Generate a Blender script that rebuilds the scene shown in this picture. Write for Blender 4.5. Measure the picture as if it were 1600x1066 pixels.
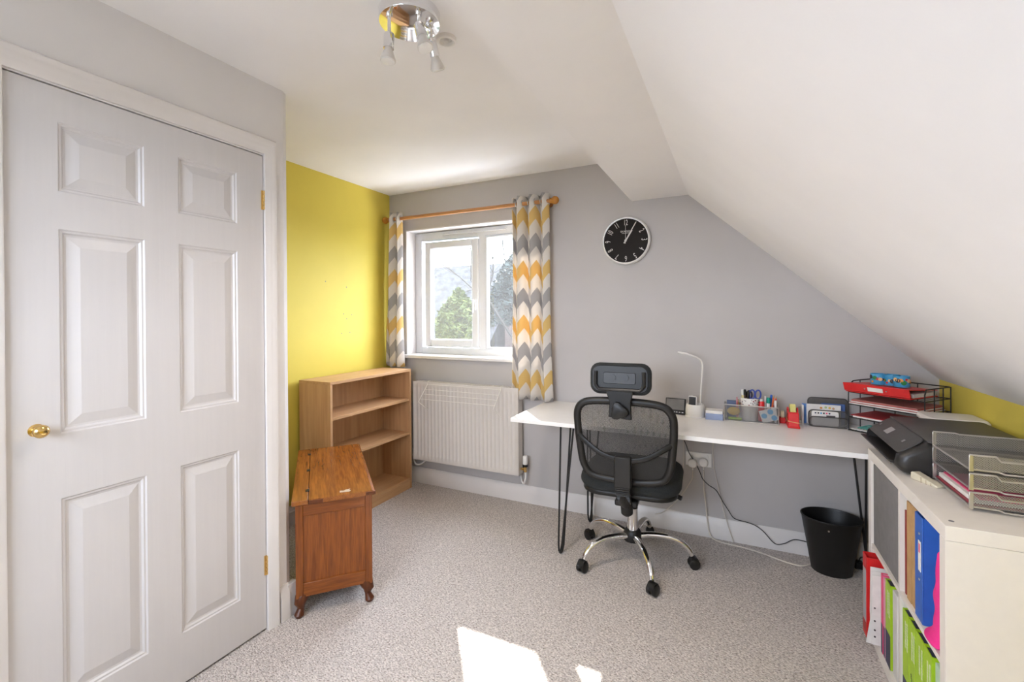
import bpy, bmesh, math, random
from math import sin, cos, pi, radians as RAD
from mathutils import Vector, Matrix

for o in list(bpy.data.objects):
    bpy.data.objects.remove(o)
SC = bpy.context.scene
COL = SC.collection
random.seed(7)

# ------------------------------------------------------------------ camera
YAW, PITCH, ROLL = 0.4524, -0.0036, -0.0066
Fv = Vector((-sin(YAW), cos(YAW), 0)); Rv = Vector((cos(YAW), sin(YAW), 0)); Uv = Vector((0, 0, 1))
Fv, Uv = Fv*cos(PITCH)+Uv*sin(PITCH), Uv*cos(PITCH)-Fv*sin(PITCH)
Rv, Uv = Rv*cos(ROLL)+Uv*sin(ROLL), Uv*cos(ROLL)-Rv*sin(ROLL)
cd = bpy.data.cameras.new('camera')
cam = bpy.data.objects.new('camera', cd); COL.objects.link(cam)
cd.sensor_width = 36; cd.lens = 716.68/1600*36; cd.shift_y = -(533-495.73)/1600
cd.clip_start = 0.02; cd.clip_end = 300
M = Matrix((Rv, Uv, -Fv)).transposed().to_4x4(); M.translation = (2.5425, -2.9477, 1.3159)
cam.matrix_world = M
SC.camera = cam

# ------------------------------------------------------------------ world, sun, exposure
w = bpy.data.worlds.new('sky'); SC.world = w; w.use_nodes = True
bg = w.node_tree.nodes['Background']
bg.inputs[0].default_value = (0.82, 0.93, 1.10, 1); bg.inputs[1].default_value = 10.0
sd = bpy.data.lights.new('sun', 'SUN'); sd.energy = 22; sd.angle = RAD(0.7); sd.color = (1, 0.96, 0.9)
sun = bpy.data.objects.new('sun', sd); COL.objects.link(sun)
EL = RAD(32.0); AZ = Vector((0.621, -0.784))
sun.rotation_euler = Vector((AZ.x*cos(EL), AZ.y*cos(EL), -sin(EL))).to_track_quat('-Z', 'Y').to_euler()
SC.view_settings.view_transform = 'Standard'; SC.view_settings.look = 'None'
SC.view_settings.gamma = 1; SC.view_settings.use_curve_mapping = False
SC.view_settings.exposure = 1.12

def portal(name, x0, x1, y, z0, z1, into):
    l = bpy.data.lights.new(name, 'AREA'); l.shape = 'RECTANGLE'; l.size = x1-x0; l.size_y = z1-z0
    l.cycles.is_portal = True
    o = bpy.data.objects.new(name, l); COL.objects.link(o)
    o.location = ((x0+x1)/2, y, (z0+z1)/2); o.rotation_euler = (RAD(-90 if into < 0 else 90), 0, 0)

# ------------------------------------------------------------------ materials
MATS = {}
def mat(name, col=(.8,.8,.8), rough=.5, metal=0., var=.04, scale=30., bump=0., bscale=None, col2=None, stretch=None,
        alpha=None, spec=.5, trans=0., coat=0.):
    if name in MATS: return MATS[name]
    m = bpy.data.materials.new(name); m.use_nodes = True; nt = m.node_tree; N = nt.nodes; L = nt.links
    b = N['Principled BSDF']; b.inputs['Roughness'].default_value = rough; b.inputs['Metallic'].default_value = metal
    b.inputs['Specular IOR Level'].default_value = spec; b.inputs['Coat Weight'].default_value = coat
    tc = N.new('ShaderNodeTexCoord'); mp = N.new('ShaderNodeMapping'); L.new(tc.outputs['Object'], mp.inputs[0])
    if stretch: mp.inputs['Scale'].default_value = stretch
    nz = N.new('ShaderNodeTexNoise'); nz.inputs['Scale'].default_value = scale; nz.inputs['Detail'].default_value = 4
    L.new(mp.outputs[0], nz.inputs[0])
    rp = N.new('ShaderNodeValToRGB'); e = rp.color_ramp.elements
    c2 = col2 or tuple(max(0, c*(1-2.2*var)) for c in col); c1 = col if col2 else tuple(min(1, c*(1+var)) for c in col)
    e[0].position = .3; e[1].position = .7; e[0].color = (*c2, 1); e[1].color = (*c1, 1)
    L.new(nz.outputs['Fac'], rp.inputs[0]); L.new(rp.outputs[0], b.inputs['Base Color'])
    if bump:
        n2 = N.new('ShaderNodeTexNoise'); n2.inputs['Scale'].default_value = bscale or scale*3; L.new(mp.outputs[0], n2.inputs[0])
        bp = N.new('ShaderNodeBump'); bp.inputs['Strength'].default_value = bump; bp.inputs['Distance'].default_value = .002
        L.new(n2.outputs['Fac'], bp.inputs['Height']); L.new(bp.outputs[0], b.inputs['Normal'])
    if trans: b.inputs['Transmission Weight'].default_value = trans
    MATS[name] = m; m['bsdf'] = b.name
    return m

def mesh_mat(name, col, pitch, wire, rough=.4, metal=0.):
    """woven mesh: fine grid of holes in object space, wire colour elsewhere"""
    m = mat(name, col, rough, metal); nt = m.node_tree; N = nt.nodes; L = nt.links; b = N['Principled BSDF']
    out = N['Material Output']; tc = N.new('ShaderNodeTexCoord'); hit = []
    for vec in ((1,1,1), (-1,.0,1)):
        d = N.new('ShaderNodeVectorMath'); d.operation = 'DOT_PRODUCT'; d.inputs[1].default_value = tuple(c/(pitch*1.41) for c in vec); L.new(tc.outputs['Object'], d.inputs[0])
        f = N.new('ShaderNodeMath'); f.operation = 'FRACT'; L.new(d.outputs['Value'], f.inputs[0])
        g = N.new('ShaderNodeMath'); g.operation = 'LESS_THAN'; g.inputs[1].default_value = wire; L.new(f.outputs[0], g.inputs[0]); hit.append(g.outputs[0])
    mxm = N.new('ShaderNodeMath'); mxm.operation = 'MAXIMUM'; L.new(hit[0], mxm.inputs[0]); L.new(hit[1], mxm.inputs[1])
    tr = N.new('ShaderNodeBsdfTransparent'); mx = N.new('ShaderNodeMixShader')
    L.new(mxm.outputs[0], mx.inputs[0]); L.new(tr.outputs[0], mx.inputs[1]); L.new(b.outputs[0], mx.inputs[2]); L.new(mx.outputs[0], out.inputs[0])
    return m

def wood(name, c1, c2, axis='z', scale=6., rough=.45, spec=.4, dens=10.):
    m = bpy.data.materials.new(name); m.use_nodes = True; nt = m.node_tree; N = nt.nodes; L = nt.links; b = N['Principled BSDF']
    b.inputs['Roughness'].default_value = rough; b.inputs['Specular IOR Level'].default_value = spec
    tc = N.new('ShaderNodeTexCoord'); mp = N.new('ShaderNodeMapping'); L.new(tc.outputs['Object'], mp.inputs[0])
    s = [dens, dens, dens]; s['xyz'.index(axis)] = dens/16; mp.inputs['Scale'].default_value = s
    n1 = N.new('ShaderNodeTexNoise'); n1.inputs['Scale'].default_value = scale; n1.inputs['Detail'].default_value = 6; n1.inputs['Distortion'].default_value = .4
    L.new(mp.outputs[0], n1.inputs[0])
    n0 = N.new('ShaderNodeTexNoise'); n0.inputs['Scale'].default_value = scale*.25; L.new(mp.outputs[0], n0.inputs[0])
    ad = N.new('ShaderNodeMath'); ad.operation = 'ADD'; L.new(n1.outputs['Fac'], ad.inputs[0]); L.new(n0.outputs['Fac'], ad.inputs[1])
    hf = N.new('ShaderNodeMath'); hf.operation = 'MULTIPLY'; hf.inputs[1].default_value = .5; L.new(ad.outputs[0], hf.inputs[0])
    rp = N.new('ShaderNodeValToRGB'); e = rp.color_ramp.elements; e[0].position = .36; e[1].position = .64
    e[0].color = (*c2, 1); e[1].color = (*c1, 1); L.new(hf.outputs[0], rp.inputs[0]); L.new(rp.outputs[0], b.inputs['Base Color'])
    bp = N.new('ShaderNodeBump'); bp.inputs['Strength'].default_value = .12; bp.inputs['Distance'].default_value = .001
    L.new(n1.outputs['Fac'], bp.inputs['Height']); L.new(bp.outputs[0], b.inputs['Normal'])
    MATS[name] = m; return m

M_white = mat('white_paint', (.74,.71,.70), .6, var=.015, scale=4, bump=.05, bscale=60)
M_ceil = mat('ceiling_paint', (.90,.875,.865), .9, var=.012, scale=3, bump=.08, bscale=120, spec=.2)
M_grey = mat('grey_wall_paint', (.505,.475,.46), .85, var=.015, scale=4, bump=.1, bscale=150, spec=.25)
M_yel = mat('yellow_wall_paint', (.71,.57,.095), .55, var=.015, scale=4, bump=.06, bscale=150, spec=.28)
M_gloss = mat('white_gloss_trim', (.74,.70,.675), .3, var=.015, scale=6)
M_door = mat('door_white', (.62,.59,.58), .38, var=.008, scale=8, bump=.12, bscale=14, stretch=(8,8,.35))
M_upvc = mat('window_plastic', (.66,.66,.67), .3, var=.01)
M_brass = mat('brass', (.78,.53,.2), .18, 1.0)
M_chrome = mat('chrome', (.85,.85,.86), .07, 1.0, var=.01)
M_steel = mat('brushed_steel', (.5,.48,.46), .35, 1.0)
M_black = mat('black_plastic', (.010,.0095,.009), .42, spec=.4)
M_blackm = mat('black_metal', (.012,.012,.013), .4)
M_fabric = mat('black_fabric', (.02,.022,.022), .9, var=.2, scale=300, bump=.3, bscale=900)
M_mesh = mesh_mat('chair_mesh', (.03,.028,.026), .0042, .48, .7)
M_dmesh = mesh_mat('dark_wire_mesh', (.22,.21,.20), .0035, .17, .4, .5)
M_dmeshb = mesh_mat('dense_wire_mesh', (.12,.115,.11), .0035, .36, .4, .4)
M_smesh = mesh_mat('silver_wire_mesh', (.40,.385,.36), .0042, .24, .4, .6)
M_silver = mat('silver_rim', (.62,.6,.57), .3, .9)
M_desk = mat('white_laminate', (.86,.835,.81), .3, var=.01)
M_kal = mat('white_shelf_laminate', (.80,.745,.68), .4, var=.01)
M_rad = mat('radiator_enamel', (.66,.61,.56), .35, var=.01)
M_wplast = mat('white_plastic', (.8,.77,.73), .35, var=.01)
M_bulb = mat('bulb_frosted', (.72,.68,.64), .4)
W_beech = wood('beech_veneer', (.60,.36,.185), (.46,.255,.12), 'z', 5, .42)
W_beechy = wood('beech_veneer_shelf', (.60,.36,.185), (.48,.27,.13), 'y', 5, .42)
W_oak = wood('oak_varnish', (.27,.078,.011), (.15,.036,.005), 'z', 8, .3, .5, 26)
W_oakx = wood('oak_varnish_lid', (.34,.115,.020), (.18,.052,.009), 'y', 8, .25, .5, 24)
W_oakr = wood('oak_rail', (.27,.078,.011), (.15,.036,.005), 'x', 8, .3, .5, 26)
W_oakd = wood('oak_dark', (.13,.035,.008), (.07,.018,.005), 'z', 8, .35)
W_pole = wood('pole_wood', (.50,.24,.09), (.38,.16,.05), 'x', 8, .35)
M_red = mat('red_card', (.70,.02,.02), .4)
M_paper = mat('paper', (.80,.77,.73), .8)
M_pink = mat('pink_card', (.80,.10,.22), .55)
M_hot = mat('hot_pink_cloth', (.80,.03,.25), .9, bump=.4, bscale=200)
M_blue = mat('blue_card', (.03,.13,.52), .4)
M_green = mat('lime_card', (.40,.62,.02), .45)
M_navy = mat('navy_card', (.03,.03,.08), .5)
M_card = mat('brown_card', (.50,.30,.13), .8)
M_grb = mat('grey_felt', (.20,.19,.19), .9, bump=.2, bscale=300)
M_dblue = mat('sky_blue_print', (.06,.35,.62), .5)

def carpet():
    m = bpy.data.materials.new('carpet_loop'); m.use_nodes = True; nt = m.node_tree; N = nt.nodes; L = nt.links; b = N['Principled BSDF']
    b.inputs['Roughness'].default_value = 1; b.inputs['Specular IOR Level'].default_value = .1
    tc = N.new('ShaderNodeTexCoord'); mp = N.new('ShaderNodeMapping'); L.new(tc.outputs['Object'], mp.inputs[0])
    mp.inputs['Rotation'].default_value = (0, 0, RAD(20)); mp.inputs['Scale'].default_value = (1, 1.7, 1)
    v = N.new('ShaderNodeTexVoronoi'); v.inputs['Scale'].default_value = 150; v.inputs['Randomness'].default_value = .8; L.new(mp.outputs[0], v.inputs['Vector'])
    n = N.new('ShaderNodeTexNoise'); n.inputs['Scale'].default_value = 110; n.inputs['Detail'].default_value = 5; L.new(mp.outputs[0], n.inputs[0])
    rp = N.new('ShaderNodeValToRGB'); e = rp.color_ramp.elements
    e[0].position = .36; e[0].color = (.34,.29,.26, 1); e[1].position = .6; e[1].color = (.72,.66,.62, 1)
    k = e.new(.46); k.color = (.62,.56,.52, 1)
    L.new(n.outputs['Fac'], rp.inputs[0])
    sp = N.new('ShaderNodeSeparateColor'); L.new(v.outputs['Color'], sp.inputs[0])
    mr = N.new('ShaderNodeMapRange'); mr.inputs['To Min'].default_value = .72; mr.inputs['To Max'].default_value = 1.12; L.new(sp.outputs[0], mr.inputs[0])
    mu = N.new('ShaderNodeMix'); mu.data_type = 'RGBA'; mu.blend_type = 'MULTIPLY'; mu.inputs[0].default_value = 1
    L.new(rp.outputs[0], mu.inputs[6]); L.new(mr.outputs[0], mu.inputs[7]); L.new(mu.outputs[2], b.inputs['Base Color'])
    bp = N.new('ShaderNodeBump'); bp.inputs['Strength'].default_value = .9; bp.inputs['Distance'].default_value = .004; bp.invert = True
    L.new(v.outputs['Distance'], bp.inputs['Height']); L.new(bp.outputs[0], b.inputs['Normal'])
    return m
M_carpet = carpet()

def curtain_mat(k, phase):
    m = bpy.data.materials.new('chevron_curtain'); m.use_nodes = True; nt = m.node_tree; N = nt.nodes; L = nt.links; b = N['Principled BSDF']
    out = N['Material Output']; uv = N.new('ShaderNodeUVMap'); s = N.new('ShaderNodeSeparateXYZ'); L.new(uv.outputs[0], s.inputs[0])
    def mth(op, a, bb=None):
        n = N.new('ShaderNodeMath'); n.operation = op
        for i, x in enumerate((a, bb)):
            if x is None: continue
            if isinstance(x, (int, float)): n.inputs[i].default_value = x
            else: L.new(x, n.inputs[i])
        return n.outputs[0]
    tri = mth('ABSOLUTE', mth('SUBTRACT', mth('FRACT', mth('ADD', mth('MULTIPLY', s.outputs[0], k), phase)), .5))
    wv = mth('FRACT', mth('ADD', mth('DIVIDE', s.outputs[1], .37), mth('MULTIPLY', tri, .62)))
    rp = N.new('ShaderNodeValToRGB'); rp.color_ramp.interpolation = 'CONSTANT'; e = rp.color_ramp.elements
    W = (.80,.75,.69,1)
    e[0].position = 0; e[0].color = (.43,.41,.40,1); e[1].position = .25; e[1].color = W
    a = e.new(.5); a.color = (.76,.53,.20,1); a = e.new(.75); a.color = W
    L.new(wv, rp.inputs[0]); L.new(rp.outputs[0], b.inputs['Base Color']); b.inputs['Roughness'].default_value = .9; b.inputs['Specular IOR Level'].default_value = .1
    t = N.new('ShaderNodeBsdfTranslucent'); L.new(rp.outputs[0], t.inputs[0]); mx = N.new('ShaderNodeMixShader'); mx.inputs[0].default_value = .16
    L.new(b.outputs[0], mx.inputs[1]); L.new(t.outputs[0], mx.inputs[2]); L.new(mx.outputs[0], out.inputs[0])
    return m

def glass_mat(name='window_glass', veil=.012):
    m = bpy.data.materials.new(name); m.use_nodes = True; nt = m.node_tree; N = nt.nodes; L = nt.links
    N.remove(N['Principled BSDF']); out = N['Material Output']
    tr = N.new('ShaderNodeBsdfTransparent'); gl = N.new('ShaderNodeBsdfGlossy'); gl.inputs['Roughness'].default_value = .02
    tl = N.new('ShaderNodeBsdfTranslucent'); nz = N.new('ShaderNodeTexNoise'); nz.inputs['Scale'].default_value = 3
    tc = N.new('ShaderNodeTexCoord'); L.new(tc.outputs['Object'], nz.inputs[0])
    mr = N.new('ShaderNodeMapRange'); mr.inputs['To Min'].default_value = veil*.75; mr.inputs['To Max'].default_value = veil*1.25; L.new(nz.outputs['Fac'], mr.inputs[0])
    m1 = N.new('ShaderNodeMixShader'); L.new(mr.outputs[0], m1.inputs[0]); L.new(tr.outputs[0], m1.inputs[1]); L.new(tl.outputs[0], m1.inputs[2])
    m2 = N.new('ShaderNodeMixShader'); m2.inputs[0].default_value = .04; L.new(m1.outputs[0], m2.inputs[1]); L.new(gl.outputs[0], m2.inputs[2])
    L.new(m2.outputs[0], out.inputs[0]); return m
M_glass = glass_mat()

# ------------------------------------------------------------------ geometry helpers
ORG = {}
class MB:
    def __init__(s): s.v = []; s.f = []; s.T = Matrix()
    def add(s, vs, fs):
        n = len(s.v); s.v += [tuple(s.T @ Vector(p)) for p in vs]; s.f += [tuple(n+i for i in f) for f in fs]; return s
    def box(s, x0, x1, y0, y1, z0, z1):
        return s.add([(x,y,z) for x in (x0,x1) for y in (y0,y1) for z in (z0,z1)],
                     [(0,1,3,2),(4,6,7,5),(0,4,5,1),(2,3,7,6),(0,2,6,4),(1,5,7,3)])
    def prism(s, poly, axis, a0, a1):
        def P(p, a):
            return (a,p[0],p[1]) if axis == 'x' else (p[0],a,p[1]) if axis == 'y' else (p[0],p[1],a)
        n = len(poly)
        return s.add([P(p,a0) for p in poly]+[P(p,a1) for p in poly],
                     [tuple(range(n)), tuple(range(2*n-1,n-1,-1))]+[(i,(i+1)%n,n+(i+1)%n,n+i) for i in range(n)])
    def loft(s, rings, close=True, caps=True):
        n = len(rings[0]); vs = [p for r in rings for p in r]; fs = []
        for k in range(len(rings)-1):
            for i in range(n if close else n-1):
                j = (i+1) % n; fs.append((k*n+i, k*n+j, (k+1)*n+j, (k+1)*n+i))
        if caps: fs += [tuple(range(n-1,-1,-1)), tuple(range((len(rings)-1)*n, len(rings)*n))]
        return s.add(vs, fs)
    def tube(s, pts, r, n=8, closed=False, flat=1.0, up=None):
        pts = [Vector(p) for p in pts]; m = len(pts); rs = r if isinstance(r, (list,tuple)) else [r]*m
        T = []
        for i in range(m):
            a = pts[(i-1) % m] if (closed or i > 0) else pts[i]; b = pts[(i+1) % m] if (closed or i < m-1) else pts[i]
            T.append((b-a).normalized())
        u = Vector(up) if up else (Vector((0,0,1)) if abs(T[0].z) < .9 else Vector((1,0,0)))
        rings = []
        for i in range(m):
            if up: u = Vector(up)
            u = (u - T[i]*u.dot(T[i]))
            if u.length < 1e-6: u = T[i].orthogonal()
            u.normalize(); w_ = T[i].cross(u)
            rings.append([tuple(pts[i]+(w_*cos(2*pi*k/n)*rs[i]+u*sin(2*pi*k/n)*rs[i]*flat)) for k in range(n)])
        if closed: rings.append(rings[0]); return s.loft(rings, True, False)
        return s.loft(rings, True, True)
    def cyl(s, p0, p1, r0, r1=None, n=16): return s.tube([p0, p1], [r0, r0 if r1 is None else r1], n)
    def lathe(s, prof, c=(0,0,0), n=24, sx=1, sy=1, caps=True):
        return s.loft([[(c[0]+r*cos(2*pi*k/n)*sx, c[1]+r*sin(2*pi*k/n)*sy, c[2]+z) for k in range(n)] for r, z in prof], True, caps)
    def ball(s, c, r, n=14, sc=(1,1,1)):
        return s.loft([[(c[0]+sc[0]*r*sin(a)*cos(2*pi*k/n), c[1]+sc[1]*r*sin(a)*sin(2*pi*k/n), c[2]-sc[2]*r*cos(a)) for k in range(n)]
                       for a in [pi*(i+.02)/(n//2+.04) for i in range(n//2+1)]])
    def build(s, name, m, parent=None, smooth=False, bevel=0, seg=2, local=False, uv=None, solid=0):
        off = Vector((0,0,0))
        if parent is not None and not local: off = ORG.get(parent.name, off)
        me = bpy.data.meshes.new(name); me.from_pydata([tuple(Vector(p)-off) for p in s.v], [], s.f)
        bm = bmesh.new(); bm.from_mesh(me); bmesh.ops.recalc_face_normals(bm, faces=bm.faces); bm.to_mesh(me); bm.free()
        me.materials.append(m)
        if smooth or bevel:
            for p in me.polygons: p.use_smooth = True
            me.set_sharp_from_angle(angle=RAD(40))
        if uv:
            ul = me.uv_layers.new(name='UVMap')
            for lp in me.loops: ul.data[lp.index].uv = uv[lp.vertex_index]
        o = bpy.data.objects.new(name, me); COL.objects.link(o)
        if parent is not None:
            o.parent = parent; ORG[o.name] = off
        if solid:
            q = o.modifiers.new('solid', 'SOLIDIFY'); q.thickness = solid; q.offset = 0
        if bevel:
            q = o.modifiers.new('bevel', 'BEVEL'); q.width = bevel; q.segments = seg; q.limit_method = 'ANGLE'; q.angle_limit = RAD(40)
            q.harden_normals = False
        return o

def tag(o, label, cat=None, group=None, kind=None):
    o['label'] = label
    if cat: o['category'] = cat
    if group: o['group'] = group
    if kind: o['kind'] = kind
    return o
def thing(name, label, cat, loc=(0,0,0), rotz=0, group=None, kind=None):
    o = bpy.data.objects.new(name, None); COL.objects.link(o); o.empty_display_size = .05
    o.location = loc; o.rotation_euler = (0,0,rotz); ORG[o.name] = Vector(loc)
    return tag(o, label, cat, group, kind)
def bx(name, m, parent, *d, bevel=0, **k): return MB().box(*d).build(name, m, parent, bevel=bevel, **k)
def rrect(w_, h, r, n=5, cx=0, cy=0):
    r = min(r, w_/2-1e-4, h/2-1e-4); P = []
    for qx, qy, a0 in ((1,1,0),(-1,1,90),(-1,-1,180),(1,-1,270)):
        for i in range(n+1):
            a = RAD(a0+90*i/n); P.append((cx+qx*(w_/2-r)+r*cos(a), cy+qy*(h/2-r)+r*sin(a)))
    return P
def slab(mb, w_, h, r, z0, z1, e, steps=4, cx=0, cy=0):
    """rounded rectangular slab with rounded rims (radius e)"""
    rings = []
    for i in range(steps+1):
        a = pi/2*i/steps; d = e*(1-sin(a)); rings.append((d, z0+e*(1-cos(a))))
    for i in range(steps+1):
        a = pi/2*i/steps; d = e*(1-cos(a)); rings.append((d, z1-e*(1-sin(a))))
    mb.loft([[(x,y,z) for x,y in rrect(w_-2*d, h-2*d, max(r-d, .002), 5, cx, cy)] for d, z in rings]); return mb
def text(name, body, size, m, parent, mtx, ext=.0004, sx=1.):
    cu = bpy.data.curves.new(name, 'FONT'); cu.body = body; cu.size = size; cu.extrude = ext; cu.align_x = 'CENTER'; cu.align_y = 'CENTER'
    t = bpy.data.objects.new(name+'_tmp', cu); COL.objects.link(t); bpy.context.view_layer.update()
    me = bpy.data.meshes.new_from_object(t.evaluated_get(bpy.context.evaluated_depsgraph_get())); bpy.data.objects.remove(t)
    me.transform(Matrix.Diagonal((sx,1,1,1))); me.transform(mtx)
    off = ORG.get(parent.name, Vector()); me.transform(Matrix.Translation(-off)); me.materials.clear(); me.materials.append(m); me.name = name
    o = bpy.data.objects.new(name, me); COL.objects.link(o); o.parent = parent; ORG[o.name] = off
    return o
def frame_mtx(loc, right, up):
    r = Vector(right).normalized(); u = Vector(up).normalized(); n = r.cross(u)
    M_ = Matrix((r, u, n)).transposed().to_4x4(); M_.translation = loc; return M_
def bez(p, n=24):
    """catmull-rom through points"""
    P = [Vector(q) for q in p]; P = [P[0]*2-P[1]]+P+[P[-1]*2-P[-2]]; out = []
    for i in range(1, len(P)-2):
        for k in range(n):
            t = k/n; a, b, c, d = P[i-1], P[i], P[i+1], P[i+2]
            out.append(.5*((2*b)+(c-a)*t+(2*a-5*b+4*c-d)*t*t+(3*b-a-3*c+d)*t**3))
    out.append(P[-2]); return out

# ================================================================== THE ROOM
H = 2.304; B1, B2, B3, Z2, XR, ZR = 1.7465, 1.957, 2.2931, 2.0344, 3.4458, .988
XD, YK, YREAR = .7677, -1.5769, -3.75
WX0, WX1, WZ0, WZ1 = .165, 1.31, .985, 2.004       # window hole in back wall

tag(bx('floor', M_carpet, None, -.1, 3.55, YREAR-.1, .25, -.12, 0), 'beige flecked loop pile carpet floor', kind='structure')
b = MB(); b.box(-.12, WX0, 0, .25, 0, 2.5); b.box(WX1, 3.6, 0, .25, 0, 2.5); b.box(WX0, WX1, 0, .25, 0, WZ0); b.box(WX0, WX1, 0, .25, WZ1, 2.5)
wb = tag(b.build('wall_back', M_grey), 'grey painted gable wall with the window', kind='structure')
wl = tag(bx('wall_left', M_yel, None, -.12, 0, -1.62, 0, 0, 2.5), 'yellow painted wall beside the bookcase', kind='structure')
for y, z in ((-.47,1.53),(-.50,1.335),(-.42,1.33),(-.47,1.30),(-.44,1.20),(-.52,1.195),(-.66,1.56)):
    MB().cyl((-.004,y,z), (.0008,y,z), .004, n=10).build('screw_hole', M_grb, wl)
tag(bx('wall_right', M_yel, None, XR, XR+.1, YREAR-.1, 0, 0, ZR+.02), 'low yellow knee wall under the slope', kind='structure')
# ceiling: flat, slope, soffit, roof slope, extruded along the room
prof = [(-.12,H),(B1,H),(B2,Z2),(B3,Z2),(XR+.12,ZR-.12*.908),(XR+.12,2.62),(-.12,2.62)]
tag(MB().prism(prof, 'y', YREAR-.1, 0).build('ceiling', M_ceil), 'white ceiling with flat part, soffit and long roof slope', kind='structure')
# wall with the cupboard door: bevelled free corner
dy0, dy1, dz = -2.437, -1.669, 1.994
b = MB(); b.box(XD-.10, XD, YREAR, dy0, 0, H); b.box(XD-.10, XD, dy0, dy1, dz, H)
b.prism([(XD-.10,dy1),(XD,dy1),(XD,YK),(XD-.014,YK+.026),(XD-.03,YK+.03),(0,YK+.03),(0,YK-.05),(XD-.10,YK-.05)], 'z', 0, H)
tag(b.build('wall_cupboard', M_white), 'off white wall holding the six panel door', kind='structure')
tag(bx('wall_cupboard_inside', M_white, None, .3, .36, -2.9, -1.63, 0, H), 'back of the built in cupboard', kind='structure')
RX0, RX1, RZ0, RZ1 = .82, 2.28, 1.1, 2.0
b = MB(); b.box(-.12,RX0,YREAR-.1,YREAR,0,2.5); b.box(RX1,3.6,YREAR-.1,YREAR,0,2.5); b.box(RX0,RX1,YREAR-.1,YREAR,0,RZ0); b.box(RX0,RX1,YREAR-.1,YREAR,RZ1,2.5)
tag(b.build('wall_rear', M_white), 'white wall behind the viewer', kind='structure')

# baseboards: moulded profile
def skirt_prof(s=1, h=.119): return [(0,0),(.018*s,0),(.018*s,h*.68),(.014*s,h*.74),(.013*s,h*.84),(.007*s,h*.93),(.006*s,h),(0,h)]
tag(MB().prism([(-a,z) for a,z in skirt_prof()], 'x', 0, XR).build('baseboard_back', M_gloss, smooth=True), 'white moulded baseboard along the grey wall', kind='structure')
tag(MB().prism(skirt_prof(), 'y', YK+.03, 0).build('baseboard_left', M_gloss), 'white moulded baseboard along the yellow wall', kind='structure')
b = MB(); b.prism([(XD+a,z) for a,z in skirt_prof(1,.15)], 'y', -1.616, YK+.004); b.box(XD-.02, XD+.012, YK, YK+.046, 0, .14)
tag(b.build('baseboard_cupboard', M_gloss, smooth=True), 'short white baseboard at the cupboard corner', kind='structure')

# door casing
cas = [(0,0),(.0,.010),(.003,.012),(.018,.013),(.024,.016),(.034,.016),(.040,.019),(.047,.018),(.051,.012),(.054,0)]
b = MB(); a0, a1 = dy0+.002, dy1-.002
b.loft([[(XD+d, a1+u, 0) for u, d in cas], [(XD+d, a1+u, dz+.004+u*1.3) for u, d in cas], [(XD+d, a0-u, dz+.004+u*1.3) for u, d in cas], [(XD+d, a0-u, 0) for u, d in cas]])
tag(b.build('trim_1', M_gloss, smooth=True), 'white moulded casing round the cupboard door', kind='structure')
tag(bx('leak_blocker', mat('leak_blocker_brown',(.30,.21,.13),.6), None, XD-.075, XD-.045, dy0-.0, dy1, 0, dz), 'brown sheet added across the door opening to block light', kind='structure')  # full sheet added behind the door so no light leaks through

# six panel door
door = thing('door_1', 'white six panel cupboard door with brass knob', None, (XD, dy1, 0), kind='structure')
ys = [(-2.320,-2.102),(-1.998,-1.784)]; zs = [(.188,.788),(.978,1.578),(1.688,1.891)]
D0, D1 = dy0+.003, dy1-.003
b = MB(); X0, X1 = XD-.04, XD-.002
for y0, y1 in ((D0,ys[0][0]),(ys[0][1],ys[1][0]),(ys[1][1],D1)): b.box(X0,X1,y0,y1,.01,1.99)
for y0, y1 in ys:
    for z0, z1 in ((.01,zs[0][0]),(zs[0][1],zs[1][0]),(zs[1][1],zs[2][0]),(zs[2][1],1.99)): b.box(X0,X1,y0,y1,z0,z1)
b.build('door_frame', M_door, door)
for y0, y1 in ys:
    for z0, z1 in zs:
        rings = []
        for ins, dep in ((0,0),(.004,-.004),(.009,-.004),(.014,-.009),(.020,-.0098),(.050,-.0025),(.054,-.0025)):
            rings.append([(X1+dep,y0+ins,z0+ins),(X1+dep,y1-ins,z0+ins),(X1+dep,y1-ins,z1-ins),(X1+dep,y0+ins,z1-ins)])
        q_ = MB().loft(rings, True, False); q_.add(rings[-1], [(0,1,2,3)]); q_.build('panel', M_door, door)
b = MB(); b.T = Matrix.Translation((X1, -2.372, 1.0)) @ Matrix.Rotation(RAD(90),4,'Y')
b.lathe([(.018,0),(.018,.003),(.008,.006),(.007,.014),(.013,.020),(.018,.028),(.0185,.034),(.014,.041),(.005,.044)], n=24)
b.build('knob', M_brass, door, smooth=True)
for z in (1.765, .235):
    b = MB(); b.box(XD-.002, XD+.003, dy1-.012, dy1+.004, z, z+.08)
    for k in range(5): b.cyl((XD+.004,dy1-.003,z+.016*k+.001), (XD+.004,dy1-.003,z+.016*k+.015), .005, n=10)
    b.build('hinge', M_brass, door)

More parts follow.
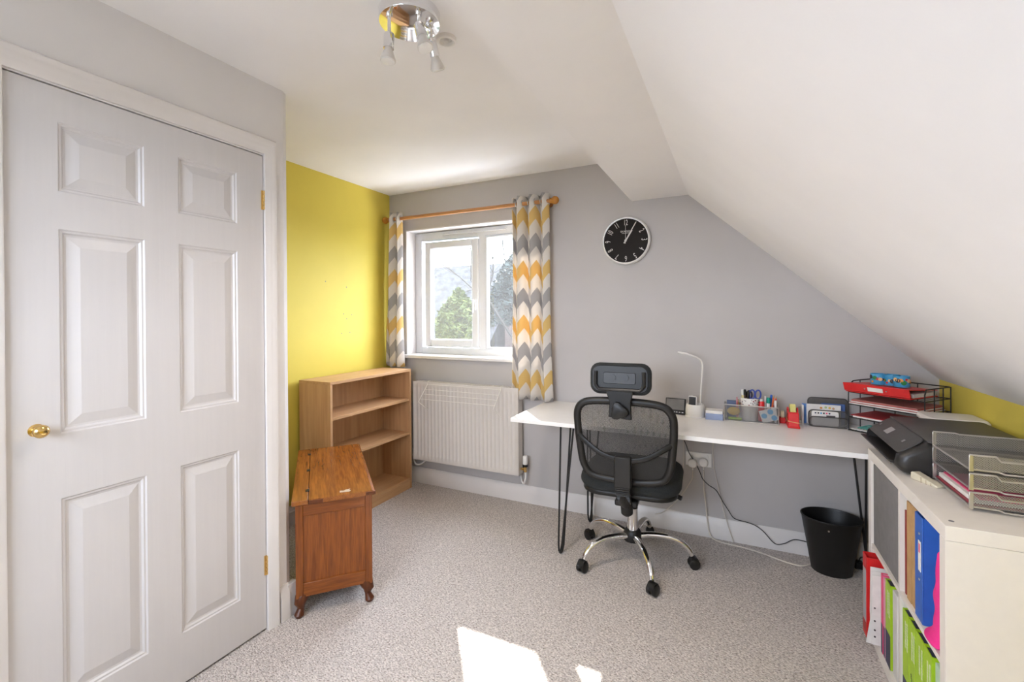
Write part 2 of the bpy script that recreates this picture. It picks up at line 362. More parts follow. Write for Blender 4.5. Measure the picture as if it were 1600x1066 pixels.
# ------------------------------------------------------------------ window
win = thing('window_1', 'white framed window with opening casement and sill', None, (.74, .12, WZ0), kind='structure')
FY = .11                                     # inner face of frame
def ring(b, x0,x1,z0,z1,t,y0,y1, tb=None):
    tb = t if tb is None else tb
    b.box(x0,x0+t,y0,y1,z0,z1); b.box(x1-t,x1,y0,y1,z0,z1); b.box(x0+t,x1-t,y0,y1,z0,z0+tb); b.box(x0+t,x1-t,y0,y1,z1-t,z1)
    return b
b = MB(); b.box(WX0,WX0+.008,0,.25,WZ0,WZ1); b.box(WX1-.008,WX1,0,.25,WZ0,WZ1); b.box(WX0,WX1,0,.25,WZ1-.008,WZ1); b.box(WX0,WX1,.02,.25,WZ0,WZ0+.008)
b.build('reveal_lining', M_white, win)
b = ring(MB(), WX0+.008, WX1-.008, WZ0+.012, WZ1-.012, .066, FY, FY+.06); b.box(.775,.838,FY,FY+.06,WZ0+.07,WZ1-.07)
b.build('frame', M_upvc, win, bevel=.004)
b = ring(MB(), .278, .775, 1.072, 1.912, .055, FY-.014, FY+.04); sash = b.build('sash', M_upvc, win, bevel=.006, seg=3)
b = ring(MB(), .329, .724, 1.123, 1.861, .008, FY-.006, FY+.03); b.build('glazing_bead', M_upvc, sash, bevel=.003)
b = ring(MB(), .838, WX1-.074, 1.063, 1.92, .012, FY-.006, FY+.03); b.build('glazing_bead', M_upvc, win, bevel=.003)
bx('pane', M_glass, sash, .331, .722, FY+.018, FY+.022, 1.126, 1.858)
bx('pane', M_glass, win, .840, WX1-.076, FY+.018, FY+.022, 1.066, 1.918)
b = MB(); b.box(.742,.756,FY-.024,FY-.014,1.36,1.45); b.box(.744,.754,FY-.05,FY-.024,1.425,1.44); b.box(.743,.755,FY-.056,FY-.042,1.34,1.44)
b.build('handle', M_upvc, sash, bevel=.003)
b = MB(); b.box(.45,1.02,FY-.012,FY,1.955,1.975); b.box(.46,1.01,FY-.02,FY-.012,1.957,1.963); b.build('trickle_vent', M_upvc, win, bevel=.003)
MB().prism([(-.045,.985),(-.045,1.004),(-.038,1.011),(FY,1.011),(FY,.985)], 'x', WX0-.03, WX1+.03).build('sill', M_gloss, win, bevel=.003)
portal('window_daylight', WX0, WX1, .26, WZ0, WZ1, -1)
w2 = thing('fill_window', 'added unseen window behind the viewer for fill daylight', None, ((RX0+RX1)/2, YREAR, RZ0), kind='structure')  # unseen window, added to brighten the room from behind
b = ring(MB(), RX0, RX1, RZ0, RZ1, .06, YREAR-.08, YREAR-.02); b.box((RX0+RX1)/2-.03,(RX0+RX1)/2+.03,YREAR-.08,YREAR-.02,RZ0+.06,RZ1-.06); b.build('frame', M_upvc, w2)
for k in (0, 1):
    x0 = RX0+.06 if k == 0 else (RX0+RX1)/2+.03
    bx('pane', M_glass, w2, x0, x0+(RX1-RX0)/2-.09, YREAR-.052, YREAR-.048, RZ0+.06, RZ1-.06)
portal('fill_window_portal', RX0, RX1, YREAR-.12, RZ0, RZ1, 1)  # guides sky light in through the added rear opening

# ------------------------------------------------------------------ outside
OUT = {}
def om(n, c, **k): return mat('out_'+n, c, .9, spec=.1, **k)
tag(bx('ground', om('lawn',(.025,.03,.014),var=.3,scale=1), None, -40,40,.3,60,-2.75,-2.7), 'garden ground far below the window', kind='structure')
tag(bx('ground_reflector', om('reflector',(.56,.55,.54),var=.1,scale=2), None, -8,10,.3,4.2,-2.7,-2.68), 'added unseen pale ground patio below the window', kind='structure')  # out of view, added pale to bounce daylight up onto the ceiling
tag(bx('ground_rear', om('yard',(.12,.12,.11),var=.2,scale=1), None, -40,40,-60,YREAR-.2,-2.75,-2.7), 'paved ground behind the house', kind='structure')
hs = thing('neighbour_house', 'grey roofed house across the garden behind the bushes', 'house', (-6.2,10.5,-2.7))
b = MB(); b.prism([(7.6,.1),(10.6,3.05),(13.6,.1)], 'x', -14,-3.5); b.build('roof', om('roof',(.030,.030,.032),var=.25,scale=6), hs)
bx('wall', om('render',(.05,.045,.04)), hs, -13.6,-3.9,8.1,13.1,-2.7,.15)
bh = thing('brick_outbuilding', 'red brick wall building behind bare branches', 'building', (-1.0,9.2,-2.7))
def brickm():
    m = om('brick',(.2,.1,.08)); N = m.node_tree.nodes; L = m.node_tree.links; t = N.new('ShaderNodeTexBrick'); tc = N.new('ShaderNodeTexCoord'); mp = N.new('ShaderNodeMapping')
    mp.inputs['Rotation'].default_value = (RAD(90),0,0); L.new(tc.outputs['Object'], mp.inputs[0]); L.new(mp.outputs[0], t.inputs[0])
    t.inputs['Color1'].default_value = (.050,.030,.026,1); t.inputs['Color2'].default_value = (.040,.024,.02,1); t.inputs['Mortar'].default_value = (.06,.055,.05,1); t.inputs['Scale'].default_value = 4
    L.new(t.outputs[0], N['Principled BSDF'].inputs['Base Color']); return m
bx('wall', brickm(), bh, -3.3,1.5,8.6,11,-2.7,1.35)
MB().prism([(8.4,1.35),(9.8,2.35),(11.2,1.35)], 'x', -3.4,1.6).build('roof', om('roof2',(.020,.022,.026),var=.25,scale=6), bh)

def leaves(cx,cy,z0,z1,r,n,size,shape):
    b = MB()
    for i in range(n):
        t = random.random()**.9; z = z0+(z1-z0)*t; a = random.random()*2*pi; rr = r*shape(t)*(random.random()**.4)
        p = Vector((cx+rr*cos(a), cy+rr*sin(a), z)); d = Vector((random.gauss(0,1),random.gauss(0,1),random.gauss(0,.6))).normalized(); q = d.orthogonal().normalized()
        s1 = size*random.uniform(.6,1.4); b.add([p-d*s1, p+q*s1*.35, p+d*s1, p-q*s1*.35], [(0,1,2),(0,2,3)])
    return b
def shrub(name, label, cat, x, y, z0, z1, r, n, size, m, shape):
    t = thing(name, label, cat, (x,y,-2.7))
    MB().tube([(x,y,-2.7),(x,y,z0+(z1-z0)*.6)], [.12,.03], 8).build('trunk', om('bark',(.02,.017,.014)), t)
    o = leaves(x,y,z0,z1,r,n,size,shape).build('foliage', m, t); o['kind'] = 'stuff'
    return t
shrub('conifer_bush', 'green conifer bush in front of the neighbouring roof', 'tree', -1.95, 4.1, -2.2, 1.80, 1.15, 18000, .05, om('conifer',(.035,.045,.014),var=.4,scale=5), lambda t: (1-t)**.6*(1+.25*sin(t*23)))
shrub('laurel_bush', 'broad pale green bush at lower left of the window view', 'tree', -3.4, 5.3, -2.4, 1.15, .9, 12000, .05, om('laurel',(.035,.042,.018),var=.4,scale=5), lambda t: (1-t*t)**.5)
shrub('evergreen_tree', 'tall dark blue green evergreen right of the bare tree', 'tree', -1.9, 7.2, 1.1, 2.95, 1.25, 12000, .07, om('evergreen',(.016,.022,.02),var=.4,scale=4), lambda t: (1-t)**.45)
def bare_tree(name, label, x, y, ztop, seed, spread):
    rnd = random.Random(seed); t = thing(name, label, 'tree', (x,y,-2.7)); tr = MB(); tw = MB()
    def grow(p, d, L, r, depth, mb):
        pts = [p]; q = Vector(p)
        for k in range(4):
            d = (d+Vector((rnd.gauss(0,.13),rnd.gauss(0,.13),rnd.gauss(0,.06)))).normalized(); q = q+d*L/4; pts.append(q.copy())
        mb.tube(pts, [r*(1-.11*k) for k in range(5)], 5)
        if depth:
            for k in range(3 if depth > 1 else 4):
                s = pts[rnd.choice((2,3,4))]; nd = (d+Vector((rnd.gauss(0,spread),rnd.gauss(0,spread),rnd.gauss(.1,.35)))).normalized()
                grow(s, nd, L*rnd.uniform(.5,.75), r*.5, depth-1, tw)
    grow(Vector((x,y,-2.7)), Vector((0,0,1)), (ztop+2.7)*.62, .13, 4, tr)
    m = om('bare_bark',(.022,.020,.018)); tr.build('trunk', m, t); tw.build('branches', m, t)
bare_tree('bare_tree', 'bare leafless tree rising at the right pane', -1.80, 5.1, 3.3, 3, .55)
bare_tree('bare_tree', 'bare leafless tree with thin twigs in the left pane', -2.85, 6.6, 3.6, 11, .6)

# ================================================================== FURNITURE
# ------------------------------------------------------------------ bookcase
bc = thing('bookcase', 'beech effect low bookcase with empty shelves against yellow wall', 'bookcase', (.17,-.51,0))
bx0, bx1, by0, by1, bz = .03, .305, -.905, -.122, .912
bx('side_panel', W_beech, bc, bx0,bx1,by0,by0+.018,0,bz-.018, bevel=.001)
bx('side_panel', W_beech, bc, bx0,bx1,by1-.018,by1,0,bz-.018, bevel=.001)
bx('top_panel', W_beechy, bc, bx0,bx1,by0,by1,bz-.018,bz, bevel=.001)
bx('back_panel', W_beech, bc, bx0+.002,bx0+.008,by0+.018,by1-.018,.03,bz-.018)
for z in (.688, .430, .078): bx('shelf', W_beechy, bc, bx0+.008,bx1-.004,by0+.018,by1-.018,z-.018,z, bevel=.001)
bx('plinth', W_beechy, bc, bx1-.024,bx1-.002,by0+.018,by1-.018,0,.06)

# ------------------------------------------------------------------ oak chest standing askew
ANG = RAD(49); CW, CL, CZ = .345, .83, .518
ch = thing('oak_chest', 'old varnished oak chest with hinged lid and cabriole feet', 'chest', (.822,-1.59,0), ANG)
# local: x across the width (0..CW), y along the length (0..CL)
def cb(name, m, par, *d, bevel=.002): return MB().box(*d).build(name, m, par, bevel=bevel, local=True)
i = .012
for x0, x1, y0, y1 in ((i,i+.03,i,i+.03),(CW-i-.03,CW-i,i,i+.03),(i,i+.03,CL-i-.03,CL-i),(CW-i-.03,CW-i,CL-i-.03,CL-i)):
    cb('corner_post', W_oak, ch, x0,x1,y0,y1,.085,CZ-.022)
for y0, y1 in ((i+.002,i+.022),(CL-i-.022,CL-i-.002)):
    cb('rail', W_oakr, ch, i+.03,CW-i-.03,y0,y1,.088,.148); cb('rail', W_oakr, ch, i+.03,CW-i-.03,y0,y1,CZ-.075,CZ-.022)
for x0, x1 in ((i+.002,i+.022),(CW-i-.022,CW-i-.002)):
    cb('rail', W_oakx, ch, x0,x1,i+.03,CL-i-.03,.088,.148); cb('rail', W_oakx, ch, x0,x1,i+.03,CL-i-.03,CZ-.075,CZ-.022)
for y0 in (i+.009, CL-i-.015): cb('end_panel', W_oak, ch, i+.028,CW-i-.028,y0,y0+.006,.14,CZ-.07, bevel=0)
for x0 in (i+.009, CW-i-.015): cb('side_panel', W_oak, ch, x0,x0+.006,i+.028,CL-i-.028,.14,CZ-.07, bevel=0)
cb('bottom_board', W_oakd, ch, i+.02,CW-i-.02,i+.02,CL-i-.02,.09,.10, bevel=0)
b = MB(); lid_prof = [(.066,CZ-.02),(CW-.004,CZ-.02),(CW+.004,CZ-.013),(CW,CZ-.004),(CW-.012,CZ),(.066,CZ)]
lid = b.prism(lid_prof, 'y', -.004, CL+.004).build('lid', W_oakx, ch, local=True)
strip = cb('hinge_strip', W_oakx, ch, -.002,.0635,-.004,CL+.004,CZ-.02,CZ)
cb('edge_repair', W_oakd, lid, .066,.125,-.007,-.003,CZ-.02,CZ-.003, bevel=.001); cb('edge_repair', W_oakd, lid, CW-.04,CW+.003,-.007,-.003,CZ-.018,CZ-.004, bevel=.001)
for y in (.10,.40,.70):
    b = MB().box(.052,.0635,y,y+.03,CZ,CZ+.0015); b.cyl((.065,y,CZ+.001),(.065,y+.03,CZ+.001),.003,n=8); b.build('hinge', M_blackm, lid, local=True)
b = MB(); b.prism([(.195,.030),(.235,.024),(.243,.036),(.236,.046),(.242,.060),(.222,.056),(.214,.046),(.196,.052)], 'z', CZ, CZ+.0006)
b.build('bare_patch', mat('bare_wood',(.55,.42,.30),.7), lid, local=True)
for x, y, sx, sy in ((.034,.034,-1,-1),(CW-.034,.034,1,-1),(.034,CL-.034,-1,1),(CW-.034,CL-.034,1,1)):
    pts = [(x-sx*.008,y-sy*.008,.090),(x,y,.078),(x+sx*.006,y+sy*.006,.06),(x+sx*.002,y+sy*.002,.038),(x+sx*.006,y+sy*.006,.022),(x+sx*.010,y+sy*.010,.010),(x+sx*.010,y+sy*.010,.0)]
    MB().tube(pts, [.030,.029,.024,.014,.017,.021,.014], 12).build('foot', W_oakd, ch, smooth=True, local=True)

# ------------------------------------------------------------------ radiator
rd = thing('radiator', 'cream ribbed panel radiator under the window', 'radiator', (.75,-.06,.21))
rx0, rx1, rz0, rz1 = .305, 1.200, .212, .812
nr = 27; b = MB(); pit = (rx1-rx0-.03)/nr
cols = [(rx0, -.100)]
for k in range(nr):
    c = rx0+.015+(k+.5)*pit
    cols += [(c-.45*pit,-.100),(c-.28*pit,-.0935),(c+.28*pit,-.0935),(c+.45*pit,-.100)]
cols.append((rx1,-.100))
fl = -.100
rows = [(rz0,0),(rz0+.028,0),(rz0+.042,1),(rz1-.048,1),(rz1-.034,0),(rz1,0)]
vs = [(x, fl+(y-fl)*t, z) for z, t in rows for x, y in cols]; n = len(cols)
fs = [(r*n+k, r*n+k+1, (r+1)*n+k+1, (r+1)*n+k) for r in range(len(rows)-1) for k in range(n-1)]
b.add(vs, fs); b.build('front_panel', M_rad, rd, smooth=True)
bx('side_cover', M_rad, rd, rx0-.002,rx0+.001,-.100,-.035,rz0,rz1); bx('side_cover', M_rad, rd, rx1-.001,rx1+.002,-.100,-.035,rz0,rz1)
bx('rear_panel', M_rad, rd, rx0,rx1,-.040,-.035,rz0,rz1-.01)
b = MB(); b.box(rx0,rx1,-.101,-.090,rz1-.006,rz1+.003); b.box(rx0,rx1,-.048,-.034,rz1-.006,rz1+.003)
for k in range(46): b.box(rx0+.008+k*.0195, rx0+.018+k*.0195, -.092,-.046, rz1-.006, rz1+.001)
b.build('top_grille', M_rad, rd)
for x in (.42, 1.08): bx('wall_bracket', M_rad, rd, x,x+.03,-.035,-.001,.30,.75)
v = MB().lathe([(.012,0),(.017,.004),(.018,.030),(.0165,.055),(.012,.062)], (1.236,-.065,.285)).build('thermostat_head', M_wplast, rd, smooth=True)
MB().lathe([(.019,0),(.019,.014)], (1.236,-.065,.272)).build('collar', M_black, v)
b = MB().cyl((1.195,-.065,.252),(1.222,-.065,.252),.008); b.cyl((1.236,-.065,.235),(1.236,-.065,.274),.011); b.cyl((1.22,-.065,.252),(1.236,-.065,.252),.011); b.build('valve', M_brass, rd)
MB().tube(bez([(1.236,-.065,.238),(1.236,-.064,.19),(1.222,-.058,.152),(1.200,-.040,.152),(1.185,-.022,.17),(1.175,-.012,.20)]), .006).build('pipe', M_wplast, rd, smooth=True)
b = MB().cyl((.305,-.065,.245),(.282,-.065,.245),.009); b.cyl((.282,-.065,.23),(.282,-.065,.285),.010); b.build('valve', M_wplast, rd)
MB().tube(bez([(.282,-.065,.232),(.282,-.064,.19),(.295,-.058,.160),(.325,-.045,.158),(.355,-.030,.18),(.37,-.012,.205)]), .006).build('pipe', M_wplast, rd, smooth=True)
ar = thing('radiator_airer', 'thin white wire clothes airer hooked over radiator', 'airer', (.75,-.12,.70))
M_wire = mat('white_wire', (.80,.76,.68), .35)
for x in (.452, 1.075):
    MB().tube([(x,-.082,.80),(x,-.082,.824),(x,-.108,.824),(x,-.115,.80),(x,-.215,.700),(x,-.222,.686),(x,-.215,.678),(x,-.112,.610)], .0022, 6).build('arm', M_wire, ar)
for k, (y, z) in enumerate(((-.115,.80),(-.148,.767),(-.178,.737),(-.21,.705))):
    MB().tube([(.452,y,z),(1.075,y,z)], .0018, 6).build('rail', M_wire, ar)

# ------------------------------------------------------------------ curtain pole and curtains
PY, PZ = -.085, 2.083
cp = thing('curtain_pole', 'varnished wooden curtain pole with ball finials above window', 'curtain pole', (.75,PY,PZ))
MB().cyl((.052,PY,PZ),(1.452,PY,PZ-.004),.0135,n=16).build('pole', W_pole, cp, smooth=True)
for x, z in ((.032,PZ), (1.474,PZ-.004)):
    b = MB().ball((x,PY,z), .027, 18); sx = 1 if x < .5 else -1; b.cyl((x+sx*.02,PY,z),(x+sx*.034,PY,z),.018,n=16); b.build('finial', mat('finial_wood',(.48,.20,.03),.25), cp, smooth=True)
for x in (.10, 1.405):
    b = MB().cyl((x,0,PZ),(x,PY-.0,PZ),.010); b.cyl((x,-.012,PZ),(x,0,PZ),.028); b.build('bracket', W_pole, cp)

def curtain(name, label, xa_t, xb_t, xa_b, xb_b, ztop, zbot, nf, phase, k, cph, amp, ytop, group):
    t = thing(name, label, 'curtain', ((xa_t+xb_t)/2, ytop, zbot), group=group)
    b = MB(); NS, NZ = 120, 24; uv = []; rowsP = []
    # arc length for the print coordinate
    for j in range(NZ+1):
        tz = j/NZ; z = ztop+(zbot-ztop)*tz; xa = xa_t+(xb_t*0+xa_b-xa_t)*tz; xb = xb_t+(xb_b-xb_t)*tz
        for i_ in range(NS+1):
            s = i_/NS; ph = 2*pi*nf*s+phase
            A = amp*(1+.18*sin(3*ph/nf+tz*2.0))
            sq = .8*(2/pi)*math.asin(max(-1,min(1,sin(ph))))+.2*sin(ph)
            x = xa+(xb-xa)*(s+.018*sin(2*ph+1.2)/nf*2) + .006*sin(tz*5+s*9)*tz
            y = ytop + A*sq*(1-.12*tz) + .008*sin(tz*6+s*7)*tz
            b.v.append((x,y,z)); uv.append((s, ztop-z))
    n_ = NS+1; b.f = [(j*n_+i_, j*n_+i_+1, (j+1)*n_+i_+1, (j+1)*n_+i_) for j in range(NZ) for i_ in range(NS)]
    o = b.build('cloth', curtain_mat(k, cph), t, smooth=True, uv=uv, solid=.0025)
    # steel eyelets where the cloth crosses the pole
    for q in range(int(nf*2)+1):
        s = (q*pi-phase)/(2*pi*nf)
        if .02 < s < .98:
            x = xa_t+(xb_t-xa_t)*s
            pts = [(x, PY+.021*cos(a), PZ+.021*sin(a)) for a in [2*pi*g/16 for g in range(16)]]
            MB().tube(pts, .0035, 6, closed=True).build('eyelet', M_silver, o, smooth=True)
    return t
curtain('curtain', 'chevron patterned curtain hanging over the desk end, right of window', 1.150,1.425,1.150,1.440, 2.132,.742, 3.0, .3, 3.0, .05, .042, PY, 'chevron curtains')
curtain('curtain', 'chevron patterned curtain ending on the bookcase, left of window', .062,.190,.022,.196, 2.132,.918, 2.0, .4, 2.0, .05, .034, PY+.003, 'chevron curtains')

# ------------------------------------------------------------------ wall clock
ck = thing('wall_clock', 'round black wall clock with silver rim showing five past one', 'clock', (1.925,0,1.784))
def clk(b): b.T = Matrix.Translation((1.925,0,1.784)) @ Matrix.Rotation(RAD(90),4,'X'); return b
clk(MB()).lathe([(.137,.0),(.150,.0),(.152,.018),(.150,.032),(.143,.037),(.139,.036),(.138,.020)], n=64, caps=False).build('rim', mat('clock_rim',(.80,.79,.77),.35,.5), ck, smooth=True)
clk(MB()).lathe([(.139,.002),(.139,.026)], n=64).build('dial', mat('clock_dial',(.014,.010,.008),.55,spec=.15), ck)
M_num = mat('clock_print', (.62,.58,.53), .35)
for hnum in range(1, 13):
    a = RAD(90-30*hnum); r = .112; c = Vector((1.925+r*cos(a), -.0265, 1.784+r*sin(a)))
    rad = Vector((cos(a),0,sin(a))); flip = -1 if 4 <= hnum <= 8 else 1
    up = rad; right = Vector((sin(a),0,-cos(a)))
    text('numeral', str(hnum), .050, M_num, ck, frame_mtx(c, right, up), sx=.55)
text('lettering', 'SKAGEN', .015, M_num, ck, frame_mtx((1.925,-.0265,1.842),(1,0,0),(0,0,1)), sx=1.2)
text('lettering', 'DENMARK', .007, M_num, ck, frame_mtx((1.925,-.0265,1.831),(1,0,0),(0,0,1)), sx=1.5)
def hand(name, deg, L, w0, w1, y, back=.02):
    a = RAD(90-deg); d = Vector((cos(a),0,sin(a))); n_ = Vector((-sin(a),0,cos(a))); c = Vector((1.925,y,1.784))
    P = [c-d*back-n_*w0, c-d*back+n_*w0, c+d*L+n_*w1, c+d*L-n_*w1]
    b = MB(); b.add(P+[p+Vector((0,-.0015,0)) for p in P], [(0,1,2,3),(7,6,5,4),(0,4,5,1),(1,5,6,2),(2,6,7,3),(3,7,4,0)]); b.build(name, M_num, ck)
hand('hour_hand', 32.5, .075, .0042, .0028, -.0285); hand('minute_hand', 30, .128, .0034, .0022, -.031); hand('second_hand', 0, .095, .001, .0007, -.033)
clk(MB()).lathe([(.007,.028),(.007,.036)], n=16).build('hub', M_num, ck)

# ------------------------------------------------------------------ ceiling spot light and sensor
LX, LY = 1.595, -1.745
sp = thing('ceiling_spotlight', 'chrome round ceiling light with three spot bulbs', 'ceiling light', (LX,LY,H))
MB().lathe([(.096,H),(.098,H-.004),(.098,H-.034),(.096,H-.038),(.088,H-.0395),(.06,H-.044),(.03,H-.0465),(.004,H-.047)], (LX,LY,0), n=48).build('ceiling_plate', M_chrome, sp, smooth=True)
def spot(a_deg, tilt_dir, tilt, drop):
    a = RAD(a_deg); p = Vector((LX+.074*cos(a), LY+.074*sin(a), H-.038))
    arm = MB().cyl(p+Vector((0,0,.002)), p-Vector((0,0,drop)), .0055, n=12); arm.cyl(p, p-Vector((0,0,.012)), .010, n=14); arm.ball(tuple(p-Vector((0,0,drop))), .009, 10)
    ao = arm.build('arm', M_chrome, sp, smooth=True)
    k = p-Vector((0,0,drop)); d = Vector((cos(RAD(tilt_dir))*sin(RAD(tilt)), sin(RAD(tilt_dir))*sin(RAD(tilt)), -cos(RAD(tilt))))
    MB().tube([k-d*.006, k, k+d*.004, k+d*.048, k+d*.0485], [.006,.014,.0165,.0165,.013], 20).build('lamp_holder', M_chrome, sp, smooth=True)
    bo = MB().tube([k+d*.044, k+d*.052, k+d*.060, k+d*.084, k+d*.088], [.0125,.0125,.016,.0245,.0245], 20).build('bulb', M_bulb, sp, smooth=True)
    MB().tube([k+d*.087, k+d*.0905, k+d*.092], [.022,.0215,.015], 20).build('lens', mat('bulb_lens',(.85,.83,.80),.2), bo, smooth=True)
    sl = bpy.data.lights.new('spot_fill', 'SPOT'); sl.energy = 9; sl.color = (1,.86,.72); sl.spot_size = RAD(150); sl.spot_blend = 1; sl.shadow_soft_size = .045  # fill light added to brighten the room; the bulbs look unlit
    so_ = bpy.data.objects.new('spot_fill', sl); COL.objects.link(so_); so_.parent = sp; so_.location = k+d*.10-Vector((LX,LY,H)); so_.rotation_euler = d.to_track_quat('-Z','Y').to_euler()
spot(250, 260, 4, .062); spot(330, 350, 19, .040); spot(58, 90, 26, .030)
sn = thing('ceiling_sensor', 'small round white sensor on ceiling beside the spotlight', 'sensor', (1.622,-1.575,H))
MB().lathe([(.037,H),(.037,H-.006),(.033,H-.012),(.026,H-.013),(.022,H-.004),(.020,H-.001)], (1.622,-1.575,0), n=32, caps=False).build('bezel', M_wplast, sn, smooth=True)
MB().lathe([(.0215,H-.001),(.0215,H-.003),(.012,H-.006),(.010,H-.014),(.002,H-.016)], (1.622,-1.575,0), n=24).build('lens', mat('sensor_grey',(.62,.60,.58),.3), sn, smooth=True)

# ------------------------------------------------------------------ desk
DZ = .733; dk = thing('desk', 'long white desk top on black hairpin legs', 'desk', (2.42,-.31,0))
bx('desk_top', M_desk, dk, 1.39,3.438,-.605,-.012,DZ-.022,DZ, bevel=.001)
def hairpin(fx, fy, sx, sy):
    zt = DZ-.022; cx, cy = fx+sx*.03, fy+sy*.02
    b = MB(); bx_ = lambda *q: b.box(*q)
    tops = [(fx-sx*.005, fy+sy*.03), (fx+sx*.075, fy+sy*.015), (fx+sx*.03, fy+sy*.10)]
    f = (fx, fy)
    for k, (tx, ty) in enumerate(tops):
        ox = (k-1)*.012*sx
        b.tube([(tx,ty,zt),(f[0]+ox+.1*(tx-f[0]),f[1]+.1*(ty-f[1]),.05),(f[0]+ox*.8,f[1],.015),(f[0],f[1],.006)], .0055, 8)
    b.prism([(p[0]+dx,p[1]+dy) for p,(dx,dy) in zip(tops,((-.02*sx,-.02*sy),(.03*sx,-.02*sy),(.0,.03*sy)))], 'z', zt-.004, zt)
    b.ball((fx,fy,.008), .010, 10, (1,1,.8)); b.build('leg', M_blackm, dk, smooth=True)
hairpin(1.671,-.56,1,1); hairpin(1.709,-.118,1,-1) ; hairpin(3.15,-.56,-1,1); hairpin(3.145,-.088,-1,-1)

# ------------------------------------------------------------------ office chair
oc = thing('office_chair', 'black mesh swivel office chair with headrest and chrome base', 'chair', (2.045,-.463,0), RAD(3.5))
def L_(b, name, m, par=None, **k): return b.build(name, m, par or oc, local=True, **k)
L_(MB().lathe([(.036,.108),(.046,.112),(.048,.150),(.040,.166),(.030,.168)], n=28), 'hub', M_black, smooth=True)
for k in range(5):
    a = RAD(7+72*k); c, s = cos(a), sin(a); P = lambda r, z: (r*c, r*s, z)
    pts = bez([P(.035,.140),P(.11,.150),P(.19,.146),P(.25,.124),P(.285,.090),P(.296,.066)], 5)
    lg = L_(MB().tube(pts, [.019-.006*i_/(len(pts)-1) for i_ in range(len(pts))], 12, flat=.85), 'leg', M_chrome, smooth=True)
    ca = RAD((200,100,320,250,60)[k]); cx, cy = .306*c, .306*s; ax = Vector((-sin(ca), cos(ca), 0)); fw = Vector((cos(ca), sin(ca), 0))
    b = MB(); b.cyl((.298*c,.298*s,.045),(.298*c,.298*s,.074),.008,n=12)
    for sg in (-1, 1):
        w0 = Vector((cx,cy,.027))+ax*sg*.006; w1 = w0+ax*sg*.018
        b.tube([w0, w0+(w1-w0)*.15, w0+(w1-w0)*.8, w1], [.025,.027,.027,.021], 20)
    hood = []
    for t in range(9):
        th = RAD(-10+200*t/8); hood.append(Vector((cx,cy,.030))+fw*cos(th)*.024+Vector((0,0,sin(th)*.029)))
    b.loft([[tuple(p-ax*.018), tuple(p+ax*.018), tuple(p+ax*.018+Vector((0,0,.003))), tuple(p-ax*.018+Vector((0,0,.003)))] for p in hood])
    L_(b, 'caster', M_black, smooth=True)
L_(MB().lathe([(.028,.16),(.028,.285),(.022,.288)], n=28), 'gas_column', M_chrome, smooth=True)
L_(MB().lathe([(.017,.286),(.017,.40)], n=20), 'column_rod', M_black)
b = MB().box(-.10,.10,-.11,.12,.385,.415); L_(b, 'tilt_mechanism', M_black, bevel=.008)
b = MB().tube([(.10,-.02,.40),(.20,-.05,.405),(.232,-.06,.395)], [.006,.007,.006], 8); b.tube([(.205,-.052,.405),(.250,-.066,.392)], [.011,.012], 10); L_(b, 'lever', M_black, smooth=True)
b = MB(); slab(b, .47, .46, .10, .405, .435, .012, cy=.02); L_(b, 'seat_pan', M_black, smooth=True)
b = MB(); slab(b, .505, .49, .13, .425, .500, .034, 5, cy=.02); L_(b, 'seat', M_fabric, smooth=True)
yb = lambda z: -.238-.055*(z-.5)/.4
OUTL = [(-.226,.78),(-.222,.85),(-.185,.890),(-.09,.902),(.06,.902),(.175,.890),(.218,.85),(.226,.78),(.216,.65),(.200,.565),(.15,.516),(0,.505),(-.15,.516),(-.200,.565),(-.216,.65)]
def closed_cr(P, n=6):
    m = len(P); out = []
    for i_ in range(m):
        a, b_, c, d = (Vector(P[(i_+q) % m]) for q in (-1,0,1,2))
        for k in range(n):
            t = k/n; out.append(.5*((2*b_)+(c-a)*t+(2*a-5*b_+4*c-d)*t*t+(3*b_-a-3*c+d)*t**3))
    return out
OP = closed_cr(OUTL)
L_(MB().tube([(p.x, yb(p.y), p.y) for p in OP], .0185, 10, closed=True, flat=.8, up=(0,1,0)), 'back_frame', M_black, smooth=True)
# mesh skin: rows across the outline
zmin, zmax = min(p.y for p in OP), max(p.y for p in OP); rowsM = []
def span(z):
    xs = []
    for i_ in range(len(OP)):
        p, q = OP[i_], OP[(i_+1) % len(OP)]
        if (p.y-z)*(q.y-z) <= 0 and abs(p.y-q.y) > 1e-9: xs.append(p.x+(q.x-p.x)*(z-p.y)/(q.y-p.y))
    return min(xs), max(xs)
b = MB(); NZ, NX = 24, 16
for j in range(NZ+1):
    z = zmin+.004+(zmax-zmin-.008)*j/NZ; x0, x1 = span(z)
    for i_ in range(NX+1):
        t = i_/NX; b.v.append((x0+(x1-x0)*t, yb(z)-.012*(1-(2*t-1)**2)*(1-((z-zmin)/(zmax-zmin)*2-1)**2), z))
b.f = [(j*(NX+1)+i_, j*(NX+1)+i_+1, (j+1)*(NX+1)+i_+1, (j+1)*(NX+1)+i_) for j in range(NZ) for i_ in range(NX)]
L_(b, 'back_mesh', M_mesh, smooth=True)
L_(MB().tube(bez([(-.222,-.275,.728),(-.19,-.292,.702),(-.11,-.308,.652),(-.035,-.312,.632),(.035,-.312,.630),(.11,-.306,.648),(.18,-.290,.688),(.220,-.272,.712)],5), .013, 8, flat=.55, up=(0,1,0)), 'lumbar_strap', M_black, smooth=True)
L_(MB().box(-.039,.039,-.335,-.296,.500,.648), 'spine_bracket', M_black, bevel=.006)
b = MB()
for k in range(11):
    t = k/10; z = .500-.105*t; y = -.312+.075*t*t; b.T = Matrix.Translation((0,y,z)) @ Matrix.Rotation(-.55*t,4,'X')
    b.box(-.034+.006*t,.034-.006*t,-.024,.028,-.0035,.0035)
b.T = Matrix()
